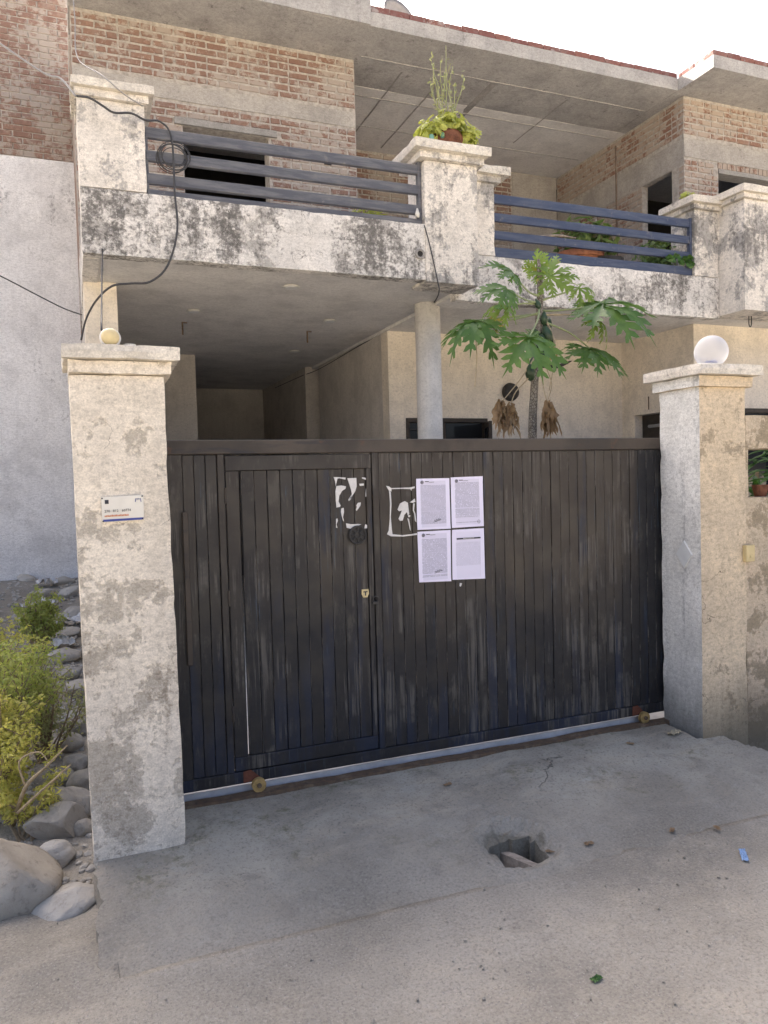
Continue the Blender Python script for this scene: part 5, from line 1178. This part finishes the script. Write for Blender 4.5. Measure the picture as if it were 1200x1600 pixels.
# rubbish
def sheet(name, label, cat, c, w_, h_, amp, mat, seed, rz=0.0, group=None):
    mb = MB(); N = 12; Rm = Matrix.Rotation(rz, 3, 'Z'); q = random.Random(seed)
    for j in range(N+1):
        for i in range(N+1):
            u, v = (i/N-.5)*w_*(1+.15*nz((i,j,seed),.4)), (j/N-.5)*h_*(1+.2*nz((i,j,seed+3),.4)); zz = amp*(abs(nz((i,j,seed+7),.35))+.5*abs(nz((i,j,seed+5),.9)))
            mb.v.append(tuple(Vector(c)+Rm @ Vector((u, v, zz))))
    mb.f = [(j*(N+1)+i, j*(N+1)+i+1, (j+1)*(N+1)+i+1, (j+1)*(N+1)+i) for j in range(N) for i in range(N)]
    return tag(mb.build(name, mat), label, cat, group)
for i, (px, py, w_) in enumerate(((112,985,.34),(60,968,.30),(100,1010,.28),(40,990,.26),(75,945,.25))):
    c = atZ(px, py, .16); c.z = ground_z(c.x, c.y)+.05; sheet('plastic_sack', 'dusty white plastic sack lying in the rubble of the plot', 'sack', c, w_, w_*.7, .10, M['bag'], 5+i, i*.8, 'dusty sacks in the rubble')
c = atZ(112, 985, .16)
c = atZ(1162, 1331, -.13); c.z = ground_z(c.x, c.y)+.006; sheet('wrapper', 'small blue plastic wrapper lying on the road', 'wrapper', c, .11, .03, .012, M['wrapper_blue'], 21, .9)
c = atZ(1054, 1158, -.06); c.z = apron_z(c.x, c.y)+.008; sheet('packet', 'crumpled tan packet at the foot of the beige gate pillar', 'packet', c, .10, .05, .03, M['packet'], 25, .3)
c = atZ(932, 1527, -.14); c.z = ground_z(c.x, c.y)+.004; sheet('leaf', 'single green leaf lying on the open road', 'leaf', c, .045, .025, .010, M['croton'], 27, .3)
for i, (px, py) in enumerate(((920,1305),(1120,1280),(860,1312),(1050,1285),(985,1180),(700,1245))):
    c = atZ(px, py, -.09); c.z = (apron_z(c.x, c.y) if c.y > front_edge(c.x)+.3 else ground_z(c.x, c.y)+.01)+.004; sheet('dry_leaf', 'small curled dry leaf on the ground before the gate', 'leaf', c, .045, .022, .014, M['dryleaf'], 40+i, i*1.3, 'dry leaves before the gate')
# piece of timber in the drain hole
b = MB(); b.rbox(-.03, .03, -.16, .16, -.03, .03, .03, .004, .008, 5); dk = b.build('timber', M['driftwood']); dk.location = (HX+.0, HY+.0, -.21); dk.rotation_euler = (R_(-8), R_(8), R_(8)); tag(dk, 'dark piece of timber lodged in the broken drain hole', 'timber')
# shrubs
def shrub(label, px, py, Y, h, rad, n, lsize, mat, seed, elong=1.9, twigs=26):
    base_ = at(px, py, Y); bx, by = base_.x, Y; bz = ground_z(bx, by); q = random.Random(seed)
    o = thing('shrub', label, 'shrub', (bx, by, bz), 'shrubs in the vacant plot'); tw = MB(); fo = MB()
    for k in range(twigs):
        a = q.uniform(0, 6.28); r = rad*math.sqrt(q.uniform(.02,1)); tip = Vector((bx+r*math.cos(a), by+r*math.sin(a)*.9, bz+h*(1-.45*(r/rad)**2)*q.uniform(.7,1.05)))
        m1 = Vector((bx, by, bz)).lerp(tip, .5)+Vector((q.uniform(-.07,.07), q.uniform(-.07,.07), h*.05)); tw.tube([(bx+q.uniform(-.04,.04), by+q.uniform(-.04,.04), bz-.03), m1, tip], [.008,.005,.002], 5, 4)
        for s_ in range(6):
            t_ = .30+.70*(s_+q.random())/6; p = (Vector((bx,by,bz)).lerp(m1, t_*2) if t_ < .5 else m1.lerp(tip, t_*2-1))
            e = p+Vector((q.uniform(-1,1), q.uniform(-1,1), q.uniform(-.1,1)))*rad*.32; tw.tube([p, e], [.003,.0015], 4, 1)
            leafquads(fo, q, p.lerp(e, .7), max(3, int(n/(twigs*6))), (rad*.22, rad*.22, rad*.20), lsize, .3, elong=elong)
    pp(o, tw, 'stems', M['twig']); pp(o, fo, 'foliage', mat); return o
shrub('tall yellow green shrub with fine leaves in the vacant plot', 12, 1250, 4.9, 1.02, .36, 5600, .0080, M['shrub_b'], 1)
shrub('bright lime shrub growing in front of the tall shrub', -8, 1290, 4.5, .72, .30, 4600, .0078, M['shrub_a'], 2)
shrub('loose dusty green shrub close to the rubble and pillar', 72, 1210, 5.2, .62, .30, 2600, .0075, M['shrub_c'], 3)
shrub('rounded small bush standing before the grey neighbour wall', 62, 1010, 7.6, .62, .22, 4000, .009, M['shrub_b'], 4)
shrub('low yellowing weed beside the tilted slab', 38, 1255, 4.25, .40, .20, 1500, .0075, M['shrub_a'], 5, twigs=8)
shrub('leafy yellow shrub half way up the plot', -5, 1080, 6.2, .80, .36, 4200, .0098, M['shrub_a'], 6)
b = MB(); b.tube([atZ(20,1290,-.12), at(40,1230,4.1), at(70,1200,4.1), at(105,1165,4.05)], [.012,.010,.007,.003], 6, 4); b.tube([at(40,1230,4.1), at(30,1190,4.1), at(60,1175,4.1), at(75,1190,4.05)], [.006,.005,.004,.002], 6, 4); b.tube([at(28,1270,4.1), at(60,1240,4.0), at(110,1195,3.95)], [.008,.006,.003], 6, 4)
fl = tag(b.build('dry_branch', M['twig_dry'], None, True), 'bare tan branches leaning over the stones in the plot', 'branch')
